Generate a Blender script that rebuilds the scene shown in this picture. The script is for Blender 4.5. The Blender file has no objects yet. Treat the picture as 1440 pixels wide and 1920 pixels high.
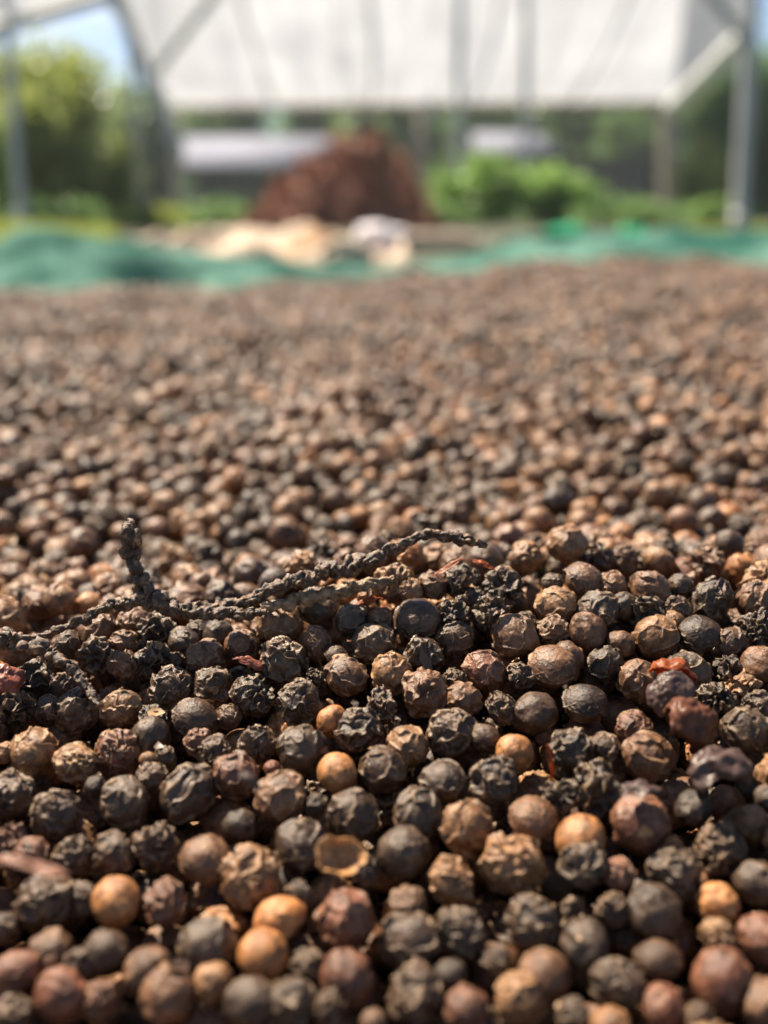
import bpy, bmesh, math, random
import numpy as np
from mathutils import Vector, Euler, Matrix

random.seed(7)
RNG = np.random.default_rng(11)
SC = bpy.context.scene
COL = SC.collection
R_ = math.radians

# ------------------------------------------------------------------ camera, sky, sun, exposure
CAMZ = 0.09                      # camera height over the ground (m)
FPX = 2000.0                     # focal length in pixels of the 1440x1920 photograph
TH = math.atan(560 / FPX)        # downward pitch
cam_d = bpy.data.cameras.new('camera')
cam = bpy.data.objects.new('camera', cam_d)
COL.objects.link(cam)
cam.location = (0, 0, CAMZ)
cam.rotation_euler = (math.pi / 2 - TH, 0, 0)
cam_d.sensor_fit = 'VERTICAL'
cam_d.sensor_height = 36
cam_d.lens = FPX / 1920 * 36
cam_d.clip_start = 0.01
cam_d.clip_end = 3000
cam_d.dof.use_dof = True
cam_d.dof.focus_distance = 0.113
cam_d.dof.aperture_fstop = 14.5
cam_d.dof.aperture_blades = 0
SC.camera = cam

SUN_DIR = Vector((-0.42, 0.44, 0.84)).normalized()
SUN_EL = math.asin(SUN_DIR.z)
SUN_AZ = math.atan2(SUN_DIR.x, SUN_DIR.y)
world = bpy.data.worlds.new('World')
SC.world = world
world.use_nodes = True
wn, wl = world.node_tree.nodes, world.node_tree.links
wn.clear()
w_out = wn.new('ShaderNodeOutputWorld')
w_bg = wn.new('ShaderNodeBackground')
w_sky = wn.new('ShaderNodeTexSky')
w_sky.sky_type = 'NISHITA'
w_sky.sun_disc = False
w_sky.sun_elevation = SUN_EL
w_sky.sun_rotation = SUN_AZ
w_sky.dust_density = 0.3
w_sky.air_density = 0.65
w_sky.ozone_density = 0.5
w_bg.inputs['Strength'].default_value = 0.05
w_tc = wn.new('ShaderNodeTexCoord')
w_ns = wn.new('ShaderNodeTexNoise')
w_ns.inputs['Scale'].default_value = 3.2
w_ns.inputs['Detail'].default_value = 5
w_rp = wn.new('ShaderNodeValToRGB')
w_rp.color_ramp.elements[0].position = 0.60
w_rp.color_ramp.elements[1].position = 0.78
w_mx = wn.new('ShaderNodeMixRGB')
w_mx.inputs[2].default_value = (9, 9, 9.2, 1)
wl.new(w_tc.outputs['Generated'], w_ns.inputs['Vector'])
wl.new(w_ns.outputs['Fac'], w_rp.inputs['Fac'])
wl.new(w_rp.outputs['Color'], w_mx.inputs[0])
wl.new(w_sky.outputs['Color'], w_mx.inputs[1])
wl.new(w_mx.outputs['Color'], w_bg.inputs['Color'])
wl.new(w_bg.outputs['Background'], w_out.inputs['Surface'])

sun_d = bpy.data.lights.new('sun', 'SUN')
sun_d.energy = 5.0
sun_d.angle = R_(0.53)
sun_d.color = (1.0, 0.86, 0.68)
sun = bpy.data.objects.new('sun', sun_d)
COL.objects.link(sun)
sun.rotation_euler = SUN_DIR.to_track_quat('Z', 'Y').to_euler()

SC.view_settings.view_transform = 'Standard'
SC.view_settings.look = 'None'
SC.view_settings.exposure = 1.68
SC.view_settings.gamma = 1
SC.view_settings.use_curve_mapping = False
SC.cycles.use_denoising = True
SC.cycles.max_bounces = 6
SC.cycles.sample_clamp_indirect = 8

# ------------------------------------------------------------------ helpers
def ray_ratio(y):
    """drop below the camera per metre of ground distance for image row y"""
    return math.tan(TH + math.atan((y - 960) / FPX))

def at(x, y, Y):
    """world point seen at row y, column x, at ground distance Y"""
    t = (y - 960) / FPX
    zc = Y / (math.cos(TH) - t * math.sin(TH))
    return Vector(((x - 720) / FPX * zc, Y, CAMZ - Y * ray_ratio(y)))

def zcam(p):
    return p[1] * math.cos(TH) + (CAMZ - p[2]) * math.sin(TH)

def tag(o, label=None, cat=None, group=None, kind=None):
    if label: o['label'] = label
    if cat: o['category'] = cat
    if group: o['group'] = group
    if kind: o['kind'] = kind
    return o

def mesh_from(name, V, F, mat=None, smooth=True):
    V = np.asarray(V, dtype=np.float32)
    me = bpy.data.meshes.new(name)
    if isinstance(F, np.ndarray) and F.ndim == 2:
        n = F.shape[1]
        me.vertices.add(len(V)); me.vertices.foreach_set('co', V.ravel())
        me.loops.add(F.size); me.loops.foreach_set('vertex_index', F.ravel().astype(np.int32))
        me.polygons.add(len(F))
        me.polygons.foreach_set('loop_start', np.arange(0, F.size, n, dtype=np.int32))
        me.polygons.foreach_set('loop_total', np.full(len(F), n, dtype=np.int32))
        me.update(calc_edges=True)
    else:
        me.from_pydata([tuple(map(float, v)) for v in V], [], [tuple(map(int, f)) for f in F])
    if smooth:
        me.polygons.foreach_set('use_smooth', np.ones(len(me.polygons), dtype=bool))
    if mat: me.materials.append(mat)
    me.update()
    return me

def add(name, me, parent=None, loc=None):
    o = bpy.data.objects.new(name, me)
    COL.objects.link(o)
    if parent: o.parent = parent
    if loc is not None: o.location = loc
    return o

def empty(name, loc=(0, 0, 0)):
    o = bpy.data.objects.new(name, None)
    COL.objects.link(o); o.location = loc
    o.empty_display_size = 0.01
    return o

# vectorised gradient noise
_P = RNG.permutation(256); _P = np.concatenate([_P, _P, _P])
_G = RNG.normal(size=(256, 3)); _G /= np.linalg.norm(_G, axis=1)[:, None]
def perlin(p):
    i = np.floor(p).astype(int); f = p - i; i &= 255
    u = f * f * f * (f * (f * 6 - 15) + 10)
    out = 0
    for a in (0, 1):
        for b in (0, 1):
            for c in (0, 1):
                h = _P[_P[_P[(i[:, 0] + a) & 255] + ((i[:, 1] + b) & 255)] + ((i[:, 2] + c) & 255)]
                d = (_G[h & 255] * (f - np.array([a, b, c]))).sum(1)
                w = (u[:, 0] if a else 1 - u[:, 0]) * (u[:, 1] if b else 1 - u[:, 1]) * (u[:, 2] if c else 1 - u[:, 2])
                out = out + d * w
    return out * 1.6
def fbm(p, o=3):
    s, a = 0, 1
    for k in range(o):
        s = s + a * perlin(p * 2 ** k + 17.3 * k); a *= .5
    return s

# ------------------------------------------------------------------ materials
def new_mat(name):
    m = bpy.data.materials.new(name); m.use_nodes = True
    nt = m.node_tree
    return m, nt.nodes, nt.links, nt.nodes['Principled BSDF']

def rgb(nodes, c):
    n = nodes.new('ShaderNodeRGB'); n.outputs[0].default_value = (*c, 1); return n.outputs[0]

def noise_node(nodes, links, scale, detail=3, src='Object', rough=.6):
    tc = nodes.new('ShaderNodeTexCoord'); n = nodes.new('ShaderNodeTexNoise')
    n.inputs['Scale'].default_value = scale; n.inputs['Detail'].default_value = detail
    n.inputs['Roughness'].default_value = rough
    links.new(tc.outputs[src], n.inputs['Vector'])
    return n.outputs['Fac']

def ramp(nodes, links, src, stops):
    r = nodes.new('ShaderNodeValToRGB'); e = r.color_ramp.elements
    while len(e) < len(stops): e.new(0.5)
    for k, (p, c) in enumerate(stops):
        e[k].position = p; e[k].color = (*c, 1) if len(c) == 3 else c
    links.new(src, r.inputs['Fac'])
    return r.outputs['Color']

def mix(nodes, links, fac, a, b, mode='MIX'):
    m = nodes.new('ShaderNodeMixRGB'); m.blend_type = mode
    for s, i in ((fac, 0), (a, 1), (b, 2)):
        if isinstance(s, (int, float)): m.inputs[i].default_value = s
        elif isinstance(s, tuple): m.inputs[i].default_value = (*s, 1)
        else: links.new(s, m.inputs[i])
    return m.outputs[0]

def math_node(nodes, links, op, a, b=0.0, clamp=False):
    m = nodes.new('ShaderNodeMath'); m.operation = op; m.use_clamp = clamp
    for s, i in ((a, 0), (b, 1)):
        if isinstance(s, (int, float)): m.inputs[i].default_value = s
        else: links.new(s, m.inputs[i])
    return m.outputs[0]

def simple_mat(name, c1, c2, scale=8, rough=.6, bump=0.0, spec=.5, metal=0.0, src='Object', detail=4, pos=(.35, .65)):
    m, n, l, bs = new_mat(name)
    f = noise_node(n, l, scale, detail, src)
    l.new(ramp(n, l, f, [(pos[0], c1), (pos[1], c2)]), bs.inputs['Base Color'])
    bs.inputs['Roughness'].default_value = rough
    bs.inputs['Specular IOR Level'].default_value = spec
    bs.inputs['Metallic'].default_value = metal
    if bump:
        b = n.new('ShaderNodeBump'); b.inputs['Strength'].default_value = bump
        b.inputs['Distance'].default_value = 0.02
        l.new(f, b.inputs['Height']); l.new(b.outputs[0], bs.inputs['Normal'])
    return m

CORN_COL = {
    'k': (0.023, 0.0150, 0.0105), 'g': (0.054, 0.0350, 0.0235), 'd': (0.058, 0.031, 0.0175),
    'b': (0.142, 0.069, 0.035), 'r': (0.160, 0.060, 0.034), 't': (0.27, 0.140, 0.061), 'o': (0.43, 0.185, 0.060)}

def corn_material(name, from_random):
    m, n, l, bs = new_mat(name)
    oi = n.new('ShaderNodeObjectInfo')
    if from_random:
        base = ramp(n, l, oi.outputs['Random'], [
            (0.00, CORN_COL['k']), (0.13, CORN_COL['k']), (0.22, CORN_COL['d']), (0.36, CORN_COL['d']),
            (0.44, CORN_COL['b']), (0.58, (.135, .068, .036)), (0.68, (.165, .068, .038)), (0.80, CORN_COL['t']),
            (0.92, (0.27, 0.145, 0.07)), (0.965, CORN_COL['o']), (1.0, CORN_COL['o'])])
    else:
        base = oi.outputs['Color']
    tc = n.new('ShaderNodeTexCoord')
    def ns(scale, detail, rough=.6):
        q = n.new('ShaderNodeTexNoise'); q.inputs['Scale'].default_value = scale
        q.inputs['Detail'].default_value = detail; q.inputs['Roughness'].default_value = rough
        mp = n.new('ShaderNodeVectorMath'); mp.operation = 'ADD'
        cx = n.new('ShaderNodeCombineXYZ')
        mm = math_node(n, l, 'MULTIPLY', oi.outputs['Random'], 57.0)
        l.new(mm, cx.inputs[0]); l.new(mm, cx.inputs[2])
        l.new(tc.outputs['Object'], mp.inputs[0]); l.new(cx.outputs[0], mp.inputs[1])
        l.new(mp.outputs[0], q.inputs['Vector']); return q.outputs['Fac']
    big = ns(1.6, 4); fine = ns(11, 5, .7)
    ra = n.new('ShaderNodeAttribute'); ra.attribute_name = 'ridge'
    pa = n.new('ShaderNodeAttribute'); pa.attribute_name = 'peel'
    # mottling of the dried skin
    dark = mix(n, l, 1.0, base, (0.40, 0.35, 0.31), 'MULTIPLY')
    lite = mix(n, l, 0.32, base, (0.32, 0.19, 0.105))
    f1 = ramp(n, l, big, [(.36, (0, 0, 0)), (.62, (1, 1, 1))])
    c = mix(n, l, f1, dark, mix(n, l, .35, base, lite))
    # dusty tan scuffs
    f2 = ramp(n, l, ns(3.3, 6, .72), [(.56, (0, 0, 0)), (.70, (.65, .65, .65))])
    c = mix(n, l, f2, c, lite)
    # straw coloured skin showing where the ridges wear
    rw = math_node(n, l, 'MULTIPLY', ra.outputs['Fac'], ramp(n, l, fine, [(.34, (.30,) * 3), (.60, (.95,) * 3)]))
    rw = math_node(n, l, 'MULTIPLY', rw, ramp(n, l, big, [(.36, (.3,) * 3), (.60, (1,) * 3)]))
    c = mix(n, l, rw, c, mix(n, l, .6, base, (0.40, 0.26, 0.14)))
    c = mix(n, l, pa.outputs['Fac'], c, mix(n, l, .42, c, (0.36, 0.19, 0.085)))
    c = mix(n, l, 1.0, c, ramp(n, l, fine, [(.28, (.50,) * 3), (.72, (1.42,) * 3)]), 'MULTIPLY')
    st = ramp(n, l, ns(2.3, 6, .62), [(.52, (0, 0, 0)), (.63, (.6, .6, .6))])
    c = mix(n, l, st, c, (.045, .027, .018))
    l.new(c, bs.inputs['Base Color'])
    rr = n.new('ShaderNodeMapRange'); l.new(fine, rr.inputs[0])
    rr.inputs[1].default_value = .3; rr.inputs[2].default_value = .7
    rr.inputs[3].default_value = .25; rr.inputs[4].default_value = .52
    l.new(rr.outputs[0], bs.inputs['Roughness'])
    bs.inputs['Specular IOR Level'].default_value = .4
    b1 = n.new('ShaderNodeBump'); b1.inputs['Strength'].default_value = .55; b1.inputs['Distance'].default_value = .00022
    l.new(ns(7.5, 6, .68), b1.inputs['Height'])
    l.new(b1.outputs[0], bs.inputs['Normal'])
    return m

M_CORN = corn_material('peppercorn_skin', False)
M_CORN_RND = corn_material('peppercorn_skin_mixed', True)

def husk_material(name, c, trans=.35):
    m, n, l, bs = new_mat(name)
    f = noise_node(n, l, 900, 5)
    cc = ramp(n, l, f, [(.3, tuple(v * .45 for v in c)), (.7, tuple(min(1, v * 1.25) for v in c))])
    l.new(cc, bs.inputs['Base Color'])
    bs.inputs['Roughness'].default_value = .42
    tr = n.new('ShaderNodeBsdfTranslucent'); l.new(cc, tr.inputs['Color'])
    ms = n.new('ShaderNodeMixShader'); ms.inputs[0].default_value = trans
    l.new(bs.outputs[0], ms.inputs[1]); l.new(tr.outputs[0], ms.inputs[2])
    l.new(ms.outputs[0], n['Material Output'].inputs['Surface'])
    b = n.new('ShaderNodeBump'); b.inputs['Strength'].default_value = .5; b.inputs['Distance'].default_value = .0002
    l.new(f, b.inputs['Height']); l.new(b.outputs[0], bs.inputs['Normal'])
    return m

# ------------------------------------------------------------------ the pepper surface (height under the camera, mm)
KY = np.array([.02, .04, .07, .087, .105, .115, .125, .153, .175, .246, .333, .5, .678, .85]) 
KU = np.array([0, 360, 560, 720, 1170, 1440]) / FPX - 720 / FPX
KH = np.array([
    [69, 65, 58, 53, 48.5, 45.8, 47.5, 54.5, 52, 50, 49.5, 51, 54, 60],
    [69, 65, 58, 53, 48.5, 45.2, 46.5, 53.5, 51.5, 50, 49.5, 51, 55, 60.5],
    [69, 65, 58, 52, 47, 42.2, 43, 51.5, 49.5, 48.5, 48.5, 49, 53, 58],
    [69, 65, 58, 52, 46.6, 40.8, 41.5, 50.5, 48.5, 48, 48, 48, 49, 50],
    [69, 65, 58, 51.5, 46.5, 40.8, 41, 49.5, 47.5, 46, 45, 42, 37.5, 36],
    [69, 65, 58, 51.5, 46.5, 41.5, 42, 49.5, 47, 45, 44, 41.5, 39, 42]]) / 1000
_GY = np.linspace(.02, 1.0, 800)
_GH = np.array([np.interp(_GY, KY, r) for r in KH])
_kern = np.hanning(9); _kern /= _kern.sum()
_GHs = np.array([np.convolve(np.pad(r, 4, 'edge'), _kern, 'valid') for r in _GH])

def surf_H(X, Y):
    X = np.atleast_1d(np.asarray(X, float)); Y = np.atleast_1d(np.asarray(Y, float))
    u = np.clip(X / np.maximum(Y, .03), KU[0], KU[-1])
    Yc = np.clip(Y, .02, .999)
    cols = np.array([np.interp(Yc, _GY, r) for r in _GHs])
    k = np.clip(np.searchsorted(KU, u, side='right') - 1, 0, len(KU) - 2)
    f = (u - KU[k]) / (KU[k + 1] - KU[k]); f = f * f * (3 - 2 * f)
    ar = np.arange(len(X))
    H = cols[k, ar] * (1 - f) + cols[k + 1, ar] * f
    w = np.clip((Y - .14) / .1, 0, 1)
    p = np.stack([X * 22, Y * 14, X * 0 + 3.1], 1)
    H = H + w * (  .0062 * perlin(p) + .0032 * perlin(p * 2.4) + .0008 * perlin(p * 6))
    return H

def hit(x, y, lo, hi):
    t = (y - 960) / FPX; q = ray_ratio(y)
    ux = (x - 720) / FPX / (math.cos(TH) - t * math.sin(TH))
    Ys = np.linspace(lo, hi, 500)
    h = surf_H(Ys * ux, Ys)
    ok = np.nonzero(Ys * q >= h)[0]
    return Ys[ok[0]] if len(ok) else hi

# ------------------------------------------------------------------ peppercorn meshes
def ico(sub):
    bm = bmesh.new(); bmesh.ops.create_icosphere(bm, subdivisions=sub, radius=1)
    V = np.array([v.co[:] for v in bm.verts]); F = np.array([[v.index for v in f.verts] for f in bm.faces]); bm.free()
    V /= np.linalg.norm(V, axis=1)[:, None]
    return V, F
ICO5, ICO4 = ico(6), ico(5)

def cells(V, n, rng, warp, wfreq):
    c = rng.normal(size=(n * 6, 3)); c /= np.linalg.norm(c, axis=1)[:, None]
    keep = []
    md = 2.0 / math.sqrt(n) * .75
    for q in c:
        if all(np.linalg.norm(q - k) > md for k in keep): keep.append(q)
        if len(keep) >= n: break
    C = np.array(keep)
    off = rng.uniform(0, 90, 3)
    W = V + warp * np.stack([perlin(V * wfreq + off), perlin(V * wfreq + off + 31), perlin(V * wfreq + off + 67)], 1)
    D = np.linalg.norm(W[:, None, :] - C[None], axis=2)
    D.sort(axis=1)
    return D[:, 1] - D[:, 0], D[:, 0]

def make_corn_shape(style, seed, VF):
    rng = np.random.default_rng(seed)
    V, F = VF
    off = rng.uniform(0, 90, 3)
    r = np.ones(len(V)); ridge = np.zeros(len(V)); peel = np.zeros(len(V))
    r += .035 * perlin(V * 1.1 + off) + .015 * perlin(V * 3 + off)
    if style == 'B':      # bare kernel
        e, _ = cells(V, 10, rng, .35, 1.6)
        r -= .012 * np.exp(-(e / .05) ** 2) * np.clip(perlin(V * 1.4 + off) * 2, 0, 1)
        r += .008 * perlin(V * 7 + off) + .035 * perlin(V * 1.6 + off + 3) - .06 * np.clip(perlin(V * 2.2 + off + 40) - .25, 0, 1)
        ridge = .5 * np.exp(-(e / .06) ** 2); peel[:] = .15
    elif style == 'S':    # fairly smooth skin
        e, _ = cells(V, 13, rng, .55, 1.7)
        m = np.clip(perlin(V * 1.2 + off + 9) * 2.4 + .25, 0, 1)
        rd = np.exp(-(e / .085) ** 2) * m
        e2, _ = cells(V, 50, rng, .4, 3.0)
        r += .052 * rd + .05 * perlin(V * 1.7 + off + 60) + .026 * np.exp(-(e2 / .07) ** 2) * np.clip(perlin(V * 1.7 + off + 30) * 2.5, 0, 1) + .014 * fbm(V * 4 + off, 3); ridge = rd * .7
        r -= .16 * np.clip(perlin(V * 1.6 + off + 50) - .08, 0, 1)
    elif style == 'V':    # net of raised veins
        e, d = cells(V, int(rng.integers(9, 16)), rng, .48, 1.8)
        m = np.clip(perlin(V * 1.3 + off + 9) * 1.6 + .72, .12, 1)
        w = .095 + .03 * perlin(V * 4 + off)
        rd = np.exp(-(e / w) ** 2) * m
        e2, _ = cells(V, 46, rng, .35, 3.2)
        rd2 = np.exp(-(e2 / .07) ** 2) * np.clip(perlin(V * 2 + off + 70) * 1.6 + .2, 0, 1)
        r += .105 * rd + .022 * rd2 - .035 * (1 - np.exp(-(e / .22) ** 2)) + .05 * perlin(V * 1.4 + off + 80) + .012 * fbm(V * 6 + off, 3)
        ridge = np.clip(rd + .4 * rd2, 0, 1)
    elif style == 'W':    # deeply wrinkled
        e, d = cells(V, int(rng.integers(12, 20)), rng, .70, 1.9)
        m = np.clip(perlin(V * 1.3 + off + 9) * 1.5 + .8, .2, 1)
        w = .10 + .04 * perlin(V * 3 + off)
        rd = np.exp(-(e / w) ** 2) * m
        e2, _ = cells(V, 40, rng, .5, 2.8)
        rd2 = np.exp(-(e2 / .08) ** 2) * np.clip(perlin(V * 1.8 + off + 33) * 2 + .4, 0, 1)
        r += .115 * rd + .034 * rd2 - .09 * (1 - np.exp(-(e / .28) ** 2)) * m + .12 * perlin(V * 1.5 + off) + .012 * fbm(V * 7 + off, 3)
        ridge = np.clip(rd + .3 * rd2, 0, 1)
    elif style == 'X':    # shrivelled right down
        e, d = cells(V, int(rng.integers(8, 12)), rng, .75, 1.6)
        w = .11
        rd = np.exp(-(e / w) ** 2)
        r += .19 * rd - .16 * (1 - np.exp(-(e / .3) ** 2)) + .34 * perlin(V * 1.3 + off) + .10 * perlin(V * 2.9 + off) + .008 * fbm(V * 8 + off, 2)
        ridge = rd * .9
    elif style == 'C':    # cracked shell over a smaller ball
        axis = np.array([.15, -.45, .88]); axis /= np.linalg.norm(axis)
        s = V @ axis + .20 * perlin(V * 2.1 + off) + .07 * perlin(V * 6 + off)
        th = .12 if rng.random() < .5 else -.30
        sh = 1 / (1 + np.exp(-(s - th) / .018)); lip = np.exp(-((s - th - .035) / .035) ** 2)
        if rng.random() < .4: sh = 1 - sh
        e, _ = cells(V, 18, rng, .5, 2.2)
        rd = np.exp(-(e / .05) ** 2) * np.clip(perlin(V * 1.3 + off) * 2 + .6, 0, 1)
        r += -.12 + .16 * sh + .09 * lip + .05 * rd * sh + .012 * fbm(V * 6 + off, 3)
        ridge = np.clip(lip + rd * sh * .7, 0, 1); peel = (1 - sh) * .5
    if style in 'SVWC' and rng.random() < .45:   # stalk scar nub
        a = rng.normal(size=3); a /= np.linalg.norm(a)
        q = np.linalg.norm(V - a, axis=1)
        b = np.exp(-(q / .17) ** 2); r += .12 * b * (1 + .5 * perlin(V * 9 + off)); ridge = np.clip(ridge + b * .7, 0, 1)
    P = V * r[:, None]
    P *= np.array([rng.uniform(.96, 1.06), rng.uniform(.96, 1.06), rng.uniform(.90, 1.0)])
    if style in 'WX':     # tangential folding makes the creases overlap a little
        P = P + (.05 if style == 'W' else .14) * np.stack([perlin(V * 3 + off + 5), perlin(V * 3 + off + 25), perlin(V * 3 + off + 45)], 1)
    P /= np.percentile(np.linalg.norm(P, axis=1), 80)
    return P, F, ridge, peel

def corn_mesh(name, style, seed, VF, mat):
    P, F, ridge, peel = make_corn_shape(style, seed, VF)
    me = mesh_from(name, P, F, mat)
    for nm, a in (('ridge', ridge), ('peel', peel)):
        at_ = me.attributes.new(nm, 'FLOAT', 'POINT'); at_.data.foreach_set('value', a.astype(np.float32))
    return me

VARIANTS = {'S': 7, 'V': 7, 'W': 6, 'X': 5, 'C': 4, 'B': 3}
CORN = {s: [corn_mesh('peppercorn_' + s.lower(), s, 100 * i + ord(s), ICO4 if s in 'SB' else ICO5, M_CORN) for i in range(n)] for s, n in VARIANTS.items()}

# ------------------------------------------------------------------ peppercorns picked out of the photograph: column, row, radius, colour, skin
FRONT = """
253 1170 34 b S|185 1185 37 b S|295 1185 35 k X|127 1210 26 d V|233 1207 30 b V|180 1232 34 d X|230 1246 30 b W|287 1240 34 k X
345 1207 32 g V|372 1183 22 d V|410 1192 32 k S|453 1212 32 b V|387 1238 40 b V|333 1240 18 d W|63 1275 40 k X|123 1285 27 d W
320 1292 43 d W|398 1288 38 d W|467 1300 38 k W|28 1330 37 k X|93 1330 29 d V|145 1332 39 g W|227 1330 38 t V|366 1350 40 d C
290 1348 25 k X|428 1345 24 b V|597 1138 40 g S|525 1168 44 t V|592 1208 32 b V|687 1118 18 t V|738 1092 38 t W|812 1098 28 b V
770 1108 24 t W|660 1165 34 g V|712 1162 26 b S|700 1207 42 g V|783 1165 46 d C|850 1150 31 k X|890 1125 25 k W|867 1092 34 k W
923 1150 35 d X|943 1102 36 k X|853 1200 34 d V|793 1230 38 k W|965 1195 45 b V|532 1245 47 g W|630 1233 24 d C|590 1273 20 k X
648 1268 42 b V|735 1263 42 t V|798 1302 46 b W|868 1312 36 b V|910 1260 43 r V|853 1275 22 d W|563 1318 42 k W|490 1312 24 k X
622 1352 30 o B|672 1370 45 k W|715 1325 30 d X|942 1330 31 d W|850 1376 48 d W|1093 1090 40 b C|1035 1094 20 d V|1148 1098 30 b V
1220 1107 38 b V|1275 1100 26 d V|1335 1125 43 k W|1418 1130 40 b V|1042 1135 38 t V|1122 1145 42 g V|1170 1137 28 g S|1212 1148 34 k X
1272 1143 26 d W|1038 1182 31 b W|988 1165 20 d W|1102 1188 40 b S|1163 1208 27 b S|1263 1165 21 t S|1230 1195 44 t V|1310 1193 41 k C
1370 1207 33 d V|1417 1185 34 k X|1425 1248 37 b S|1035 1252 48 b C|1062 1235 34 b S|975 1268 28 d W|1137 1248 36 k V|1195 1275 42 b V
1290 1262 43 g V|1365 1255 27 k X|1390 1290 31 t X|1095 1322 43 k C|1003 1338 44 d S|1342 1315 36 k X|1425 1325 32 k W|1398 1370 47 g V
1188 1368 37 r V|65 1408 46 t V|8 1412 21 t V|143 1432 39 t W|220 1412 43 r W|283 1384 42 g S|310 1423 23 d V|278 1426 18 t B
372 1392 28 r W|403 1412 33 d W|483 1395 36 d W|22 1492 47 d W|107 1532 48 d W|178 1475 22 k S|233 1505 48 g S|352 1488 57 g S
285 1458 30 d W|443 1455 46 r V|450 1550 34 k S|138 1603 37 d W|212 1603 42 d W|292 1588 42 d X|22 1572 27 r X|387 1612 48 b C
60 1602 34 r S|567 1407 47 g V|765 1400 41 t V|632 1450 38 o B|718 1445 46 d V|908 1385 31 d S|965 1412 38 o B|830 1468 46 g V
925 1470 51 k W|527 1495 48 b S|510 1442 18 r S|592 1510 22 k W|663 1532 50 d V|785 1527 47 g V|875 1552 52 t V|565 1585 51 g S
757 1600 50 g S|470 1645 57 t W|685 1632 30 k W|845 1652 44 t W|960 1620 57 t W|1070 1410 47 k W|1133 1403 32 d S|1212 1420 52 b V
1120 1480 50 k X|1048 1492 36 k X|1000 1537 43 b C|1200 1545 60 r S|1300 1515 36 k S|1436 1500 27 g S|1408 1545 38 t S|1088 1574 48 o B
1093 1622 48 g W|1262 1585 16 o B|1350 1592 48 d W|1265 1637 53 g W|1160 1640 33 r S|1000 1730 51 g W|1095 1770 53 g S|1150 1705 31 d W
1225 1710 56 g S|1345 1695 42 o S|1430 1762 48 r S|1420 1655 48 g S|1235 1800 42 d C|1345 1755 36 t W|1160 1845 53 g W|1355 1840 64 r S
1240 1890 45 r S|1020 1828 46 b C|975 1872 50 t S|1073 1902 32 g W|1145 1935 46 t S|1432 1885 50 b S|525 1725 48 o C|493 1792 51 o B
650 1722 57 r V|650 1835 56 r S|768 1765 55 g S|865 1747 50 k W|765 1700 38 b V|930 1800 29 d W|780 1862 55 d W|875 1892 42 r S
845 1825 30 k C|545 1882 48 g S|470 1882 54 g S|580 1815 35 d W|560 1680 29 k W|700 1917 26 b S|217 1690 47 o B|85 1692 55 d W
155 1685 33 d W|310 1694 42 r W|10 1742 32 d S|93 1787 45 b S|197 1787 45 d C|388 1772 54 g V|35 1827 52 r S|150 1812 35 d W
115 1868 53 r S|187 1872 35 r W|275 1822 50 b S|315 1864 55 b S|400 1842 40 t S|20 1905 40 d W|620 1890 34 d W|1310 1915 36 d W
"""
BEHIND = """
73 1090 28 t S|72 1137 33 b V|20 1160 24 b S|143 1088 34 r X|123 1130 28 r S|167 1135 25 o B|213 1090 39 b W|100 1172 27 b V|37 1192 28 b V
50 873 22 b S|137 870 25 t S|130 892 18 r S|82 935 26 t B|155 918 21 o B|200 907 20 b S|245 922 23 b V|195 943 22 b S|293 903 26 b V
23 935 25 d V|70 978 30 d W|167 970 26 k W|237 964 22 o S|277 971 21 r S|337 984 28 t S|383 974 20 t S|417 1001 23 t S|127 1004 27 b S
80 1024 26 b V|12 1026 21 o B|167 1041 26 g S|213 1041 24 b S|30 1054 30 g V|340 1061 25 o B|370 1038 33 d W|453 1054 27 d W|362 1084 28 g S
413 918 24 b S|423 948 22 b V|353 931 30 d V|277 1024 17 b S|300 1068 22 b S|560 1008 25 t S|608 1018 25 t S|653 1021 24 b S|700 1018 25 b V
647 988 25 k S|675 971 21 o S|583 978 25 d V|550 1062 28 k X|587 1044 20 b S|503 1048 23 b S|677 921 20 o S|697 898 17 o S|627 944 25 k W
577 938 22 b S|723 988 30 b V|867 974 22 k S|885 986 15 o X|923 1028 28 k V|853 1041 35 d W|770 1054 30 b V|713 1068 28 b W|497 1077 25 t S
548 1072 28 k V|1058 1011 23 d S|1110 1029 32 t V|1053 1064 30 g S|968 1066 24 k S|1013 1031 28 t V|1167 1054 32 b W|1290 1080 36 r S
1392 1067 32 o S|1337 1034 26 d W|1270 1038 25 d S|1377 1031 23 r S|1390 1092 28 r S|1207 974 22 g S|1160 991 22 k S|1133 984 18 o S
1288 984 18 o S|1367 968 20 o B|1357 934 18 t B|1080 924 15 o B|980 898 17 o B|1303 874 18 t B|1247 888 17 t B|1110 948 15 o B|1083 981 23 b S
1350 1076 20 t S|448 1100 24 b S|405 1090 22 b V
"""
def parse(s):
    out = []
    for t in s.replace('\n', '|').split('|'):
        t = t.split()
        if len(t) == 5: out.append((float(t[0]), float(t[1]), float(t[2]), t[3], t[4]))
    return out

CORNS = []     # x, y, rpx, colour, skin, position, radius
for (x, y, r, c, s) in parse(FRONT):
    Y = min(hit(x, y, .045, .2), .1165)
    CORNS.append([x, y, r, c, s, at(x, y, Y)])
for (x, y, r, c, s) in parse(BEHIND):
    Y = hit(x, y, .128, .9)
    CORNS.append([x, y, r, c, s, at(x, y, Y)])
for q in CORNS:
    q.append(min(max(q[2] * zcam(q[5]) / FPX, .0009), .0034))

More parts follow.
